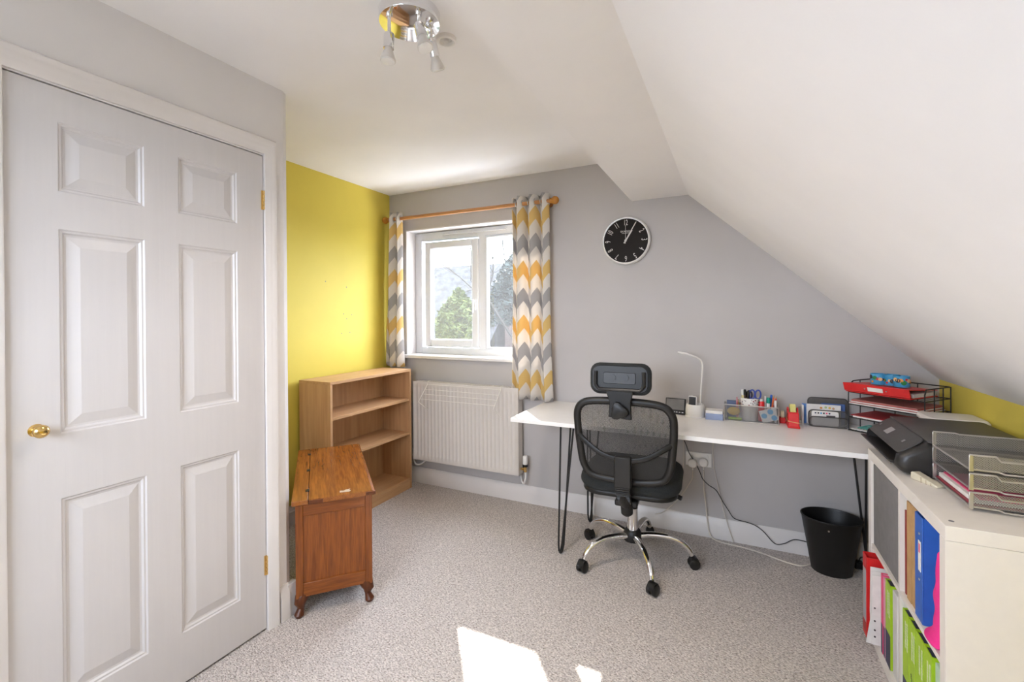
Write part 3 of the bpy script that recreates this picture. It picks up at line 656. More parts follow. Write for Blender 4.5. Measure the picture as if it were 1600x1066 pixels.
b.tube([(0,-.306,.505),(0,-.300,.46),(0,-.262,.41),(0,-.236,.392)], .024, 12)
L_(b, 'bellows', M_black, bevel=.0015)
b = MB().tube([(.004,-.235,.405),(.004,-.230,.385),(.004,-.222,.345),(.004,-.220,.332)], [.026,.030,.029,.016], 16); L_(b, 'pivot_cap', M_black, smooth=True)
L_(MB().box(-.055,.055,-.235,-.09,.375,.405), 'spine_arm', M_black, bevel=.008)
b = MB(); b.prism([(-.078,.958),(.052,.958),(.040,.905),(.044,.825),(-.064,.832),(-.058,.905)], 'y', -.335, -.318); L_(b, 'headrest_bracket', M_black, bevel=.004)
b = MB(); b.T = Matrix.Translation((-.012,-.338,.866)) @ Matrix.Rotation(RAD(90),4,'X')
b.loft([[(r*cos(t)*(1+.16*cos(3*t+.5)), r*sin(t)*(1+.16*cos(3*t+.5)), z) for t in [2*pi*q/24 for q in range(24)]] for r, z in ((.038,0),(.040,.008),(.037,.022),(.028,.026))])
L_(b, 'adjuster_knob', M_black, smooth=True)
hr = MB(); hr.T = Matrix.Translation((-.014,-.285,1.010)) @ Matrix.Rotation(RAD(90-4),4,'X'); slab(hr, .288, .150, .045, -.03, .026, .024, 5)
hro = L_(hr, 'headrest', M_fabric, smooth=True)
HT = Matrix.Translation((-.014,-.285,1.010)) @ Matrix.Rotation(RAD(90-4),4,'X')
b = MB(); b.T = HT; b.loft([[(x,y,z) for x,y in rrect(.262-d, .126-d, .035)] for d, z in ((0,.020),(.006,.031),(.012,.031))]); L_(b, 'back_shell', M_black, hro, smooth=True)
b = MB(); b.T = HT; b.loft([[(x,y,z) for x,y in rrect(.150-d, .054-d, .006, cy=.004)] for d, z in ((0,.030),(.004,.037),(.010,.037))]); L_(b, 'pivot_plate', mat('gloss_black_plate',(.016,.015,.014),.4), hro)
b = MB(); b.T = HT; b.tube([(-.112,.036,.040),(-.112,-.030,.042),(-.094,-.050,.042),(.094,-.050,.042),(.112,-.030,.042),(.112,.036,.040)], .0085, 8); L_(b, 'yoke', M_blackm, hro, smooth=True)
for x in (-.03, .03):
    b = MB(); b.T = HT; b.cyl((x,.006,.034),(x,.006,.041),.0145,n=24); L_(b, 'button', M_blackm, hro)

# ------------------------------------------------------------------ waste bin
wbn = thing('waste_bin', 'black tapered plastic waste bin under the desk', 'bin', (2.98,-.135,0))
prof = [(.084,.0),(.088,.004),(.131,.272),(.135,.276),(.1345,.281),(.130,.281),(.127,.274),(.084,.008),(.02,.006)]
MB().lathe(prof, (2.98,-.135,0), n=40, sx=1, sy=.82).build('shell', M_black, wbn, smooth=True)
MB().cyl((2.953,-.247,.243),(2.953,-.2425,.243),.004,n=10).build('stud', M_silver, wbn)

# ------------------------------------------------------------------ socket, plugs, cables
so = thing('wall_socket', 'white double wall socket under the desk', 'socket', (2.345,-.01,.45))
bx('face_plate', M_wplast, so, 2.272,2.416,-.010,0,.410,.492, bevel=.003)
for x in (2.30,2.385): bx('switch', M_wplast, so, x,x+.012,-.014,-.009,.466,.480, bevel=.001)
pl = []
for k, (x, z, lab) in enumerate(((2.312,.430,'round white plug in the left half of the socket'),(2.372,.440,'white plug in the right half of the socket'))):
    p = thing('power_plug', lab, 'plug', (x,-.011,z))
    b = MB(); b.T = Matrix.Translation((x,-.011,z)) @ Matrix.Rotation(RAD(90),4,'X'); slab(b, .05, .05, .02, 0, .034 if k == 0 else .026, .008); b.build('plug_body', M_wplast, p, smooth=True)
    MB().cyl((x,-.022,z-.02),(x,-.022,z-.044),.006,.004,10).build('strain_relief', M_wplast, p)
def cable(name, label, pts, r, m): tag(MB().tube(bez(pts, 10), r, 6).build(name, m, smooth=True), label, 'cable')
M_cabw = mat('white_cable', (.70,.64,.56), .5); M_cabb = mat('black_cable', (.02,.02,.02), .5)
cable('power_cable', 'thick cream cable from the right plug down to floor and bin', [(2.372,-.024,.394),(2.373,-.028,.30),(2.382,-.03,.20),(2.392,-.03,.10),(2.408,-.035,.02),(2.46,-.06,.006),(2.58,-.075,.006),(2.68,-.105,.006),(2.78,-.15,.006),(2.86,-.15,.006),(2.93,-.06,.006)], .004, M_cabw)
cable('lamp_cable', 'thin white cable from left plug running behind the chair', [(2.312,-.026,.384),(2.310,-.03,.34),(2.285,-.03,.29),(2.255,-.03,.24),(2.22,-.035,.19),(2.15,-.05,.12),(2.1,-.06,.1)], .0026, M_cabw)
cable('thin_cable', 'thin white cable from desk edge slanting to the baseboard', [(2.425,-.02,.71),(2.424,-.022,.60),(2.425,-.024,.45),(2.452,-.026,.30),(2.482,-.028,.16),(2.515,-.03,.05),(2.53,-.035,.006)], .0022, M_cabw)
cable('charger_cable', 'thin white cable from desk down past the left plug', [(2.268,-.02,.71),(2.262,-.02,.60),(2.262,-.022,.48),(2.258,-.024,.40),(2.236,-.026,.27),(2.226,-.026,.22)], .0022, M_cabw)
cable('black_cable', 'thin black cable wandering from the desk to the bin', [(2.242,-.03,.71),(2.246,-.03,.65),(2.256,-.03,.585),(2.275,-.03,.54),(2.295,-.03,.485),(2.325,-.03,.44),(2.352,-.032,.385),(2.368,-.032,.345),(2.40,-.034,.315),(2.44,-.034,.29),(2.475,-.034,.23),(2.505,-.036,.185),(2.535,-.036,.145),(2.60,-.036,.135),(2.64,-.036,.125),(2.68,-.036,.10),(2.735,-.038,.045),(2.78,-.04,.055),(2.83,-.036,.085),(2.90,-.032,.08),(2.98,-.025,.06),(3.06,-.03,.05)], .0024, M_cabb)
ad = thing('power_adapter', 'small black power adapter on floor right of the bin', 'adapter', (3.112,-.035,0))
bx('adapter_body', M_black, ad, 3.092,3.130,-.065,-.022,.0,.035, bevel=.005)
MB().tube(bez([(3.11,-.05,.035),(3.118,-.06,.065),(3.135,-.06,.06),(3.14,-.05,.03),(3.135,-.045,.004)],6), .0024, 6).build('lead', M_cabb, ad, smooth=True)

# ------------------------------------------------------------------ cube shelving unit
KX0, KX1, KY0, KY1, KZ = 3.030, 3.420, -1.392, -.628, .764; T = .038; yc_ = (KY0+KY1)/2; zc_ = .385
ku = thing('cube_shelf', 'white cube shelving unit of four compartments along knee wall', 'shelf unit', (3.225,-1.01,0))
bx('top_panel', M_kal, ku, KX0,KX1,KY0,KY1,KZ-T,KZ, bevel=.001); bx('bottom_panel', M_kal, ku, KX0,KX1,KY0,KY1,0,T, bevel=.001)
bx('side_panel', M_kal, ku, KX0,KX1,KY0,KY0+T,T,KZ-T-.0006, bevel=.0006); bx('side_panel', M_kal, ku, KX0,KX1,KY1-T,KY1,T,KZ-T-.0006, bevel=.0006)
bx('middle_shelf', M_kal, ku, KX0+.002,KX1,KY0+T,KY1-T,zc_-.008,zc_+.008); bx('divider', M_kal, ku, KX0+.002,KX1,yc_-.008,yc_+.008,T,zc_-.008); bx('divider', M_kal, ku, KX0+.002,KX1,yc_-.008,yc_+.008,zc_+.008,KZ-T)
MB().cyl((3.055,-1.352,KZ),(3.055,-1.352,KZ+.0008),.006,n=14).build('fixing_hole', M_grb, ku)
zlo, zhi = T+.001, zc_+.009
# contents: y positions run away from the viewer with increasing y
sb = thing('fabric_box', 'grey fabric storage box filling the far upper compartment', 'storage box', (3.2,-.84,zhi))
bx('front', M_grb, sb, KX0+.008,KX0+.016,yc_+.012,KY1-T-.004,zhi,KZ-T-.012, bevel=.002)
for y0 in (yc_+.012, KY1-T-.012): bx('side', M_grb, sb, KX0+.016,KX1-.02,y0,y0+.008,zhi,KZ-T-.012)
bx('base', M_grb, sb, KX0+.016,KX1-.02,yc_+.02,KY1-T-.012,zhi,zhi+.006); bx('back', M_grb, sb, KX1-.028,KX1-.02,yc_+.02,KY1-T-.012,zhi,KZ-T-.012)
def book(name, label, cat, y0, y1, z0, z1, x0, x1, cover, pages=None, group=None):
    """hard covers round a page block, spine to -x"""
    t = thing(name, label, cat, ((x0+x1)/2,(y0+y1)/2,z0), group=group); c = min(.003, (y1-y0)*.15)
    b = MB(); b.box(x0,x0+c,y0,y1,z0,z1); b.box(x0+c,x1,y0,y0+c,z0,z1); b.box(x0+c,x1,y1-c,y1,z0,z1); co = b.build('cover', cover, t)
    bx('pages', pages or M_paper, t, x0+c,x1-.004,y0+c,y1-c,z0+.003,z1-.004)
    return t, co
book('hardback_book', 'thin dark red book beside brown box file', 'book', -1.040,-1.030,zhi,zhi+.275,KX0+.012,KX0+.23, mat('dark_red_card',(.30,.04,.03),.5))
book('hardback_book', 'thin black book beside brown box file', 'book', -1.054,-1.042,zhi,zhi+.272,KX0+.02,KX0+.23, M_black)
def magfile(name, label, y0, y1, m, h, x0, x1, thick=.003):
    t = thing(name, label, 'box file', ((x0+x1)/2,(y0+y1)/2,zhi))
    bx('spine', m, t, x0,x0+thick,y0,y1,zhi,zhi+h); bx('side', m, t, x0+thick,x1,y0,y0+thick,zhi,zhi+h); bx('side', m, t, x0+thick,x1,y1-thick,y1,zhi,zhi+h); bx('base', m, t, x0+thick,x1,y0+thick,y1-thick,zhi,zhi+thick)
    return t
magfile('box_file', 'brown cardboard box file with kraft spine, left one', -1.096,-1.058,M_card,.315,KX0+.01,KX0+.26)
magfile('box_file', 'brown cardboard box file with kraft spine, beside the blue binder', -1.138,-1.099,M_card,.315,KX0+.012,KX0+.26)
lb = thing('ring_binder', 'blue ring binder with white spine label in upper compartment', 'binder', (3.17,-1.19,zhi))
bx('spine', M_blue, lb, KX0+.006,KX0+.009,-1.208,-1.146,zhi,zhi+.315, bevel=.001)
for y in (-1.208,-1.149): bx('cover', M_blue, lb, KX0+.009,KX0+.28,y,y+.003,zhi,zhi+.315)
bx('contents', M_green, lb, KX0+.06,KX0+.27,-1.200,-1.154,zhi+.004,zhi+.295)
bx('spine_label', M_paper, lb, KX0+.0052,KX0+.006,-1.196,-1.176,zhi+.150,zhi+.240); bx('label_print', M_pink, lb, KX0+.0048,KX0+.0052,-1.191,-1.181,zhi+.205,zhi+.232)
for z in (.125,.262): MB().cyl((KX0+.004,-1.186,zhi+z),(KX0+.0062,-1.186,zhi+z),.004,n=10).build('rivet', M_silver, lb)
# pink cloth bag slumped against the near side
b = MB(); rows_ = []
for j in range(15):
    t = j/14; z = zhi+.001+.275*t; y_ = -1.215-.075*t**.5-.008*sin(t*9); x_ = KX0+.016 if t > .12 else KX0-.012+.23*t
    wv = .006*sin(t*22)
    rows_.append([(x_+wv, -1.350, z),(x_-.01+wv, -1.325, z),(x_-.012, (y_-1.335)/2+.004*sin(t*30), z),(x_+wv, y_+.004*sin(t*17), z),(x_+.07, y_+.012+wv, z),(x_+.16, y_, z),(x_+.22,-1.30,z),(x_+.16,-1.350,z)])
hb = b.loft(rows_).build('cloth_bag', M_hot, smooth=True); q = hb.modifiers.new('sub','SUBSURF'); q.levels = q.render_levels = 2
tag(hb, 'hot pink cloth bag slumped beside the blue binder', 'bag')
# lower far compartment
rb = thing('lever_arch_file', 'red lever arch file sticking out of far lower compartment', 'binder', (3.12,-.68,zlo))
bx('spine', M_red, rb, KX0-.028,KX0-.024,-.728,-.670,zlo,zlo+.318, bevel=.001)
for y in (-.728,-.674): bx('cover', M_red, rb, KX0-.024,KX0+.26,y,y+.004,zlo,zlo+.318)
bx('spine_label', mat('grey_label',(.45,.45,.47),.6), rb, KX0-.0288,KX0-.028,-.722,-.678,zlo+.06,zlo+.265)
bx('label_print', mat('red_print',(.45,.05,.04),.5), rb, KX0-.0288,KX0-.028,-.722,-.678,zlo+.02,zlo+.055)
bx('contents', M_paper, rb, KX0+.0,KX0+.24,-.722,-.676,zlo+.005,zlo+.27)
pw = thing('punched_wallets', 'clear punched plastic wallets bulging from far lower compartment', 'plastic wallets', (3.1,-.755,zlo))
for k in range(3):
    y = -.748-.012*k; b = MB(); tilt = .03*(2-k)
    b.add([(KX0-(.020,.020,.036)[k],y+(0,0,.016)[k],zlo+.002),(KX0+.2,y,zlo+.002),(KX0+.2,y,zlo+.295),(KX0-.020,y-.002,zlo+.295-.01*k),(KX0-.022,y,zlo+.13)], [(0,1,2,3,4)])
    w_ = b.build('wallet', M_paper, pw, solid=.003)
for z in (.04,.065,.10,.15,.18,.22,.25): MB().cyl((KX0-.012,-.7742,zlo+z),(KX0-.012,-.7722,zlo+z),.0032,n=8).build('punch_hole', mat('hole_dark',(.05,.03,.03),.8), pw)
for k in range(2):
    t, c = book('exercise_book', ('pink covered exercise book next to punched wallets','pale pink covered exercise book touching lime book')[k], 'book', -.806-.022*k,-.788-.022*k,zlo,zlo+.297-.004*k,KX0+.004+.002*k,KX0+.2, (M_pink, mat('pale_pink_card',(.80,.35,.45),.5))[k])
    bx('cover_band', M_navy, t, KX0+.0035+.002*k,KX0+.004+.002*k,-.805-.022*k,-.789-.022*k,zlo,zlo+.11)
def lime(label, y0, y1, h, band, marks):
    t, c = book('study_guide', label, 'book', y0, y1, zlo, zlo+h, KX0+.006, KX0+.21, M_green, M_navy, 'lime study guides in lower compartments')
    yc = (y0+y1)/2; X = KX0+.006
    if band: bx('cover_band', M_navy, t, X-.0006,X,y0,y1,zlo,zlo+band)
    b = MB(); rnd = random.Random(int(-y0*1000))
    for col_ in (-.30,.0):
        z = zlo+h-.03
        while z > zlo+h-.115:
            dz_ = rnd.uniform(.004,.009); yy = yc+col_*(y1-y0); b.box(X-.0008,X,yy-.0045*rnd.uniform(.7,1),yy+.0045,z-dz_,z); z -= dz_+.0022
    b.build('spine_lettering', mat('faded_white_print',(.66,.72,.45),.5), t)
    if marks:
        b = MB()
        for q in range(5):
            b.tube([(X-.0006,yc+.010-.004*q,zlo+h*.46-.010*q),(X-.0006,yc+.004-.004*q,zlo+h*.46-.004-.010*q),(X-.0006,yc+.008-.004*q,zlo+h*.46-.010-.010*q)], .0008, 4)
        b.build('ink_mark', M_navy, t)
    return t
lime('lime green study guide with navy foot in the far lower compartment', -.893,-.836,.302,.12,False)
tag(MB().box(KX0+.01,KX0+.19,-.955,-.905,zlo,zlo+.30).build('file_box', mat('pale_file',(.70,.68,.64),.6), bevel=.002), 'plain white file box beside the lone lime study guide', 'box file')
lime('lime green study guide with navy foot, farthest of the four together', -1.084,-1.030,.306,.085,False)
lime('lime green study guide with dark ink marks, second of the four together', -1.146,-1.088,.306,0,True)
lime('lime green study guide with bold ink marks, third of the four together', -1.215,-1.150,.306,0,True)
lime('lime green study guide nearest the shelf end panel', -1.276,-1.219,.306,0,False)
tag(MB().box(KX0+.012,KX0+.2,-1.335,-1.282,zlo,zlo+.30).build('file_box', mat('mint_file',(.50,.66,.48),.6), bevel=.002), 'pale mint file box against the near end of lower compartment', 'box file')

# ================================================================== THINGS ON THE DESK
# small digital display
ds = thing('digital_display', 'small black digital clock display with buttons beside desk lamp', 'desk clock', (2.226,-.122,DZ), RAD(-6))
b = MB(); b.T = Matrix.Rotation(RAD(-12),4,'X'); b.box(-.056,.056,-.008,.008,.002,.092); b.build('case', M_black, ds, bevel=.003, local=True)
b = MB(); b.T = Matrix.Rotation(RAD(-12),4,'X'); b.box(-.050,.050,-.0092,-.008,.026,.087); b.build('screen', mat('lcd_screen',(.20,.19,.18),.25), ds, local=True)
for k in range(6):
    b = MB(); b.T = Matrix.Rotation(RAD(-12),4,'X'); b.box(-.043+.016*k,-.034+.016*k,-.0095,-.008,.010,.015); b.build('button', M_silver, ds, local=True)
b = MB(); b.box(-.03,.03,.012,.045,.0,.006); b.build('stand', M_black, ds, local=True)
# lamp
dl = thing('desk_lamp', 'white gooseneck desk lamp with pen pot base', 'lamp', (2.335,-.135,DZ))
MB().lathe([(.048,DZ),(.051,DZ+.004),(.052,DZ+.040),(.049,DZ+.062),(.046,DZ+.071),(.043,DZ+.071),(.041,DZ+.066),(.040,DZ+.022),(.01,DZ+.020)], (2.335,-.135,0), n=40).build('base_pot', M_wplast, dl, smooth=True)
MB().lathe([(.0525,DZ),(.0525,DZ+.008),(.0515,DZ+.009)], (2.335,-.135,0), n=40).build('foot_ring', M_desk, dl)
pts = bez([(2.362,-.110,DZ+.065),(2.365,-.110,DZ+.15),(2.371,-.112,.96),(2.374,-.115,1.02),(2.368,-.122,1.052),(2.345,-.130,1.070)], 8)
MB().tube(pts, .0042, 10).build('gooseneck', M_wplast, dl, smooth=True)
MB().tube([(2.352,-.128,1.066),(2.335,-.133,1.074),(2.29,-.145,1.090),(2.255,-.155,1.098),(2.246,-.158,1.099)], [.004,.009,.0115,.0105,.005], 14, flat=.55).build('lamp_head', M_wplast, dl, smooth=True)
ph = thing('phone', 'dark screened phone with white frame standing in lamp pot', 'phone', (2.322,-.140,DZ+.022), RAD(-15))
b = MB(); b.T = Matrix.Translation((0,0,.045)) @ Matrix.Rotation(RAD(-8),4,'X') @ Matrix.Rotation(RAD(90),4,'X'); slab(b, .046, .095, .006, -.004, .004, .002); b.build('case', M_wplast, ph, smooth=True, local=True)
b = MB(); b.T = Matrix.Translation((0,0,.045)) @ Matrix.Rotation(RAD(-8),4,'X'); b.box(-.020,.019,-.0048,-.0038,-.042,.043); b.build('screen', mat('phone_screen',(.05,.05,.055),.2), ph, local=True)
def pen(name, label, p, d, L, r, m, cap=None, tip=None, group=None, cat='pen'):
    p = Vector(p); d = Vector(d).normalized(); t = thing(name, label, cat, p, group=group)
    MB().tube([p, p+d*L], r, 10).build('barrel', m, t, smooth=True)
    if cap: MB().tube([p+d*L, p+d*(L+.004), p+d*(L+.028), p+d*(L+.030)], [r*1.15,r*1.2,r*1.1,r*.6], 10).build('cap', cap, t, smooth=True)
    if tip: MB().tube([p+d*L, p+d*(L+.016)], [r*.95, r*.15], 10).build('tip', tip, t, smooth=True)
    return t
pen('stylus', 'white pointed stylus standing in the lamp pot', (2.318,-.118,DZ+.024), (.0,.02,1), .078, .0035, M_wplast, tip=M_wplast)
nb = thing('note_block', 'blue and white memo block between lamp and mesh organiser', 'note pad', (2.436,-.155,DZ))
bx('paper_block', M_paper, nb, 2.394,2.480,-.192,-.118,DZ+.034,DZ+.050, bevel=.001); bx('holder', mat('pale_blue_card',(.28,.34,.52),.6), nb, 2.393,2.481,-.193,-.117,DZ,DZ+.034, bevel=.001)
# mesh organiser
OX0, OX1, OY0, OY1, OZ = 2.488, 2.746, -.190, -.092, DZ+.090
og = thing('mesh_organiser', 'grey wire mesh desk organiser full of stationery', 'organiser', ((OX0+OX1)/2,-.14,DZ))
bx('front_panel', M_dmesh, og, OX0,OX1,OY0,OY0+.001,DZ+.004,OZ-.002); bx('back_panel', M_dmesh, og, OX0,OX1,OY1-.001,OY1,DZ+.004,OZ-.002)
bx('side_panel', M_dmesh, og, OX0,OX0+.001,OY0,OY1,DZ+.004,OZ-.002); bx('side_panel', M_dmesh, og, OX1-.001,OX1,OY0,OY1,DZ+.004,OZ-.002)
bx('floor_panel', M_dmesh, og, OX0,OX1,OY0,OY1,DZ+.002,DZ+.003)
for z in (DZ+.003, OZ): MB().tube([(OX0,OY0,z),(OX1,OY0,z),(OX1,OY1,z),(OX0,OY1,z)], .0026, 8, closed=True).build('rim', M_silver, og)
for x in (OX0,OX1):
    for y in (OY0,OY1): MB().cyl((x,y,DZ+.003),(x,y,OZ),.002,n=6).build('post', M_silver, og)
zb = DZ+.005
cu = thing('pen_cup', 'white patterned pen cup inside the mesh organiser', 'cup', (2.612,-.145,zb))
MB().lathe([(.034,zb),(.036,zb+.004),(.046,zb+.122),(.047,zb+.124),(.0445,zb+.122),(.034,zb+.006),(.01,zb+.006)], (2.612,-.142,0), n=36).build('cup_body', M_paper, cu, smooth=True)
rnd = random.Random(4)
for k in range(26):
    a = rnd.uniform(pi, 2*pi); z = rnd.uniform(.085,.118); r = .036+.010*(z-.004)/.118+.0004; c = Vector((2.612+r*cos(a), -.142+r*sin(a), zb+z)); n_ = Vector((cos(a),sin(a),0))
    MB().cyl(c-n_*.0006, c+n_*.0005, rnd.uniform(.0018,.004), n=7).build('printed_mark', (M_navy, mat('maroon_print',(.25,.03,.05),.5), M_black)[k % 3], cu)
def scissors(name, label, x, y, z, col_, lean, sc=1):
    t = thing(name, label, 'scissors', (x,y,z))
    def loop(cx, cz): return [(cx+.013*sc*cos(a)+lean*(cz+.024*sc*sin(a)-z), y, cz+.024*sc*sin(a)) for a in [2*pi*q/18 for q in range(18)]]
    h = MB().tube(loop(x-.014*sc, z+.125), .0042*sc, 8, closed=True); h.tube(loop(x+.014*sc, z+.125), .0042*sc, 8, closed=True); h.build('handles', col_, t, smooth=True)
    b = MB(); b.add([(x-.008,y-.001,z+.10),(x+.008,y-.001,z+.10),(x+.001,y-.001,z+.02),(x-.001,y-.001,z+.02),(x-.008,y+.001,z+.10),(x+.008,y+.001,z+.10),(x+.001,y+.001,z+.02),(x-.001,y+.001,z+.02)], [(0,1,2,3),(7,6,5,4),(0,4,5,1),(1,5,6,2),(2,6,7,3),(3,7,4,0)]); b.build('blades', M_steel, t)
scissors('scissors', 'blue and red handled scissors standing in the pen cup', 2.632,-.150,zb+.018, mat('scissor_blue',(.05,.08,.35),.4), .05)
scissors('scissors', 'navy handled scissors behind the pens in the cup', 2.606,-.128,zb+.012, M_navy, -.05, .9)
pen('marker_pen', 'brown marker in the patterned pen cup', (2.592,-.150,zb+.01), (-.02,-.02,1), .128, .006, mat('dark_brown',(.06,.03,.02),.5), M_black)
pen('marker_pen', 'black marker in the patterned pen cup', (2.602,-.158,zb+.01), (.02,-.02,1), .122, .006, M_black, M_black)
pen('glue_stick', 'white capped glue stick in the patterned pen cup', (2.588,-.135,zb+.01), (-.06,0,1), .125, .008, mat('pale_yellow',(.75,.65,.30),.5), M_wplast, cat='glue stick')
gp = thing('glue_pot', 'red pot with white lid in the mesh organiser', 'pot', (2.660,-.140,zb))
MB().lathe([(.014,zb),(.016,zb+.004),(.016,zb+.100),(.013,zb+.106)], (2.668,-.135,0), n=24).build('pot_body', M_red, gp, smooth=True); MB().lathe([(.0085,zb+.105),(.0085,zb+.114),(.005,zb+.117)], (2.668,-.135,0), n=20).build('lid', M_wplast, gp, smooth=True)
pen('marker_pen', 'white slim marker right of the red pot', (2.686,-.120,zb), (.02,.0,1), .132, .0045, M_wplast)
pen('marker_pen', 'green capped glue marker in the organiser', (2.700,-.135,zb), (.02,.0,1), .098, .0085, M_wplast, mat('teal_cap',(.0,.28,.20),.4))
pen('marker_pen', 'blue felt pen in the organiser', (2.705,-.115,zb), (.09,.0,1), .112, .0048, M_blue, M_blue)
pen('pencil', 'orange pencil leaning in the organiser', (2.710,-.130,zb), (.13,.0,1), .130, .0038, mat('orange_paint',(.75,.12,.02),.4), tip=M_card, cat='pencil')
pen('pencil', 'red pencil leaning in the organiser', (2.713,-.142,zb), (.19,.0,1), .128, .0038, M_red, tip=M_card, cat='pencil')
pen('marker_pen', 'black felt pen leaning at organiser end', (2.717,-.150,zb), (.16,.0,1), .108, .0045, M_black)
tag(MB().box(2.728,2.738,-.165,-.115,zb,zb+.118).build('card_pack', M_paper, bevel=.001), 'thin white card pack at the right end of organiser', 'card')
so1 = thing('yellow_sponge', 'oval yellow sponge inside the mesh organiser', 'sponge', (2.532,-.168,zb+.028)); MB().ball((2.534,-.166,zb+.048), .026, 18, (1.25,.55,.85)).build('sponge_body', mat('sponge_yellow',(.72,.48,.08),.9,bump=.5,bscale=120), so1, smooth=True)
pen('highlighter', 'lime green highlighter lying in the organiser', (2.508,-.172,zb+.009), (1,0,0), .065, .0075, M_green, cat='highlighter')
tag(MB().box(2.500,2.545,-.125,-.112,zb,zb+.098).build('notebook', mat('slate_blue',(.10,.14,.25),.6), bevel=.001), 'slate blue notebook at back left of organiser', 'notebook')
tag(MB().box(2.549,2.553,-.160,-.110,zb,zb+.118).build('ruler', mat('red_plastic',(.70,.06,.10),.4)), 'red plastic ruler standing in organiser beside the cup', 'ruler')
tag(MB().box(2.556,2.560,-.135,-.11,zb,zb+.105).build('sticky_pad', mat('amber_card',(.70,.45,.12),.6)), 'amber sticky pad standing behind the pen cup', 'sticky notes')
stt = thing('sticker_sheet', 'white sheet with three blue circles in organiser front', 'sticker sheet', (2.705,-.184,zb))
SM = Matrix.Translation((2.700,-.1865,zb+.040)) @ Matrix.Rotation(RAD(-18),4,'Y')
b = MB(); b.T = SM; b.box(-.038,.040,-.0008,.0008,-.030,.034); b.build('sheet', M_paper, stt)
for cx, cz in ((-.020,.004),(.014,.018),(.022,-.016)):
    b = MB(); b.T = SM; b.cyl((cx,-.0006,cz),(cx,-.0016,cz),.0135,n=28); b.build('blue_circle', M_dblue, stt)
# tape things
tp = thing('tape_roll', 'small red tape dispenser tucked behind the larger one', 'tape dispenser', (2.768,-.110,DZ))
bx('body', M_red, tp, 2.755,2.782,-.130,-.085,DZ,DZ+.030, bevel=.003)
b = MB(); b.T = Matrix.Translation((2.768,-.108,DZ+.042)) @ Matrix.Rotation(RAD(90),4,'Y'); b.lathe([(.012,-.008),(.021,-.008),(.021,.008),(.012,.008)], n=24); b.build('tape', mat('cream_tape',(.70,.62,.40),.5), tp, smooth=True)
td = thing('tape_dispenser', 'red tape dispenser with yellow tape and rubber band', 'tape dispenser', (2.810,-.19,DZ))
b = MB(); b.prism([(-.232,DZ),(-.232,DZ+.012),(-.222,DZ+.040),(-.214,DZ+.074),(-.205,DZ+.078),(-.15,DZ+.060),(-.13,DZ+.060),(-.115,DZ+.04),(-.112,DZ)], 'x', 2.786, 2.834); b.build('body', M_red, td, bevel=.004)
b = MB(); b.box(2.783,2.837,-.236,-.110,DZ,DZ+.010); b.build('base', M_red, td, bevel=.003)
for x in (2.786, 2.828): b = MB(); b.prism([(-.18,DZ+.05),(-.18,DZ+.085),(-.16,DZ+.095),(-.135,DZ+.085),(-.125,DZ+.05)], 'x', x, x+.006); b.build('cheek', M_red, td)
b = MB(); b.T = Matrix.Translation((2.810,-.158,DZ+.078)) @ Matrix.Rotation(RAD(90),4,'Y'); b.lathe([(.012,-.0125),(.033,-.0125),(.033,.0125),(.012,.0125)], n=32); b.build('tape', mat('yellow_tape',(.72,.66,.22),.4), td, smooth=True)
MB().tube([(2.7845,-.226,DZ+.034),(2.810,-.2275,DZ+.030),(2.8355,-.226,DZ+.026),(2.8355,-.17,DZ+.024),(2.8355,-.113,DZ+.026),(2.7845,-.113,DZ+.03),(2.7845,-.17,DZ+.034)], .0022, 6, closed=True).build('rubber_band', mat('rubber_orange',(.72,.38,.16),.6), td)
# letter rack
lr = thing('letter_rack', 'dark mesh letter rack holding cards and a calculator', 'letter rack', (2.968,-.10,DZ))
def rackpanel(y, w_, h, cx, nm, mm=None):
    P = rrect(w_, h, .018, 5, cx, DZ+h/2); MB().prism(P, 'y', y, y+.0012).build(nm, mm or M_dmesh, lr)
    MB().tube([(x,y,z) for x,z in P], .0028, 6, closed=True).build('rim', mat('dark_rim',(.10,.095,.09),.4,.5), lr)
rackpanel(-.140,.165,.052,2.970,'front_panel'); rackpanel(-.108,.168,.080,2.972,'middle_panel'); rackpanel(-.040,.175,.135,2.980,'back_panel', M_dmeshb)
bx('floor_panel', M_dmesh, lr, 2.888,3.055,-.140,-.04,DZ+.001,DZ+.002)
cc = thing('calculator', 'white calculator standing at the front of letter rack', 'calculator', (2.955,-.128,DZ+.003))
b = MB(); b.T = Matrix.Translation((2.957,-.125,DZ+.042)) @ Matrix.Rotation(RAD(90),4,'X'); slab(b, .118, .076, .012, -.005, .005, .003); b.build('case', M_wplast, cc, smooth=True)
bx('lcd', mat('lcd_dark',(.10,.09,.09),.3), cc, 2.962,3.000,-.1315,-.1298,DZ+.052,DZ+.060)
for k in range(6):
    bx('key', (M_navy,M_black,M_dblue,M_black,M_pink,M_navy)[k], cc, 2.912+.012*k,2.919+.012*k,-.1315,-.1298,DZ+.066,DZ+.073)
cs = thing('picture_card', 'white greeting card with orange pictures in letter rack', 'card', (2.95,-.10,DZ+.003))
bx('card', M_paper, cs, 2.880,3.030,-.093,-.091,DZ+.003,DZ+.108)
for k, (x, z, m) in enumerate(((2.945,.090,mat('orange_print',(.70,.30,.08),.6)),(2.965,.094,mat('pale_green_print',(.45,.55,.25),.6)),(2.982,.092,mat('amber_print',(.75,.45,.08),.6)),(2.998,.090,mat('tan_print',(.60,.35,.20),.6)))):
    MB().cyl((x,-.093,DZ+z),(x,-.0936,DZ+z),.006,n=9).build('picture', m, cs)
tag(MB().box(2.862,2.950,-.075,-.068,DZ+.001,DZ+.104).build('brochure', mat('brochure_blue',(.12,.27,.62),.5)), 'blue brochure standing at left of letter rack', 'brochure')
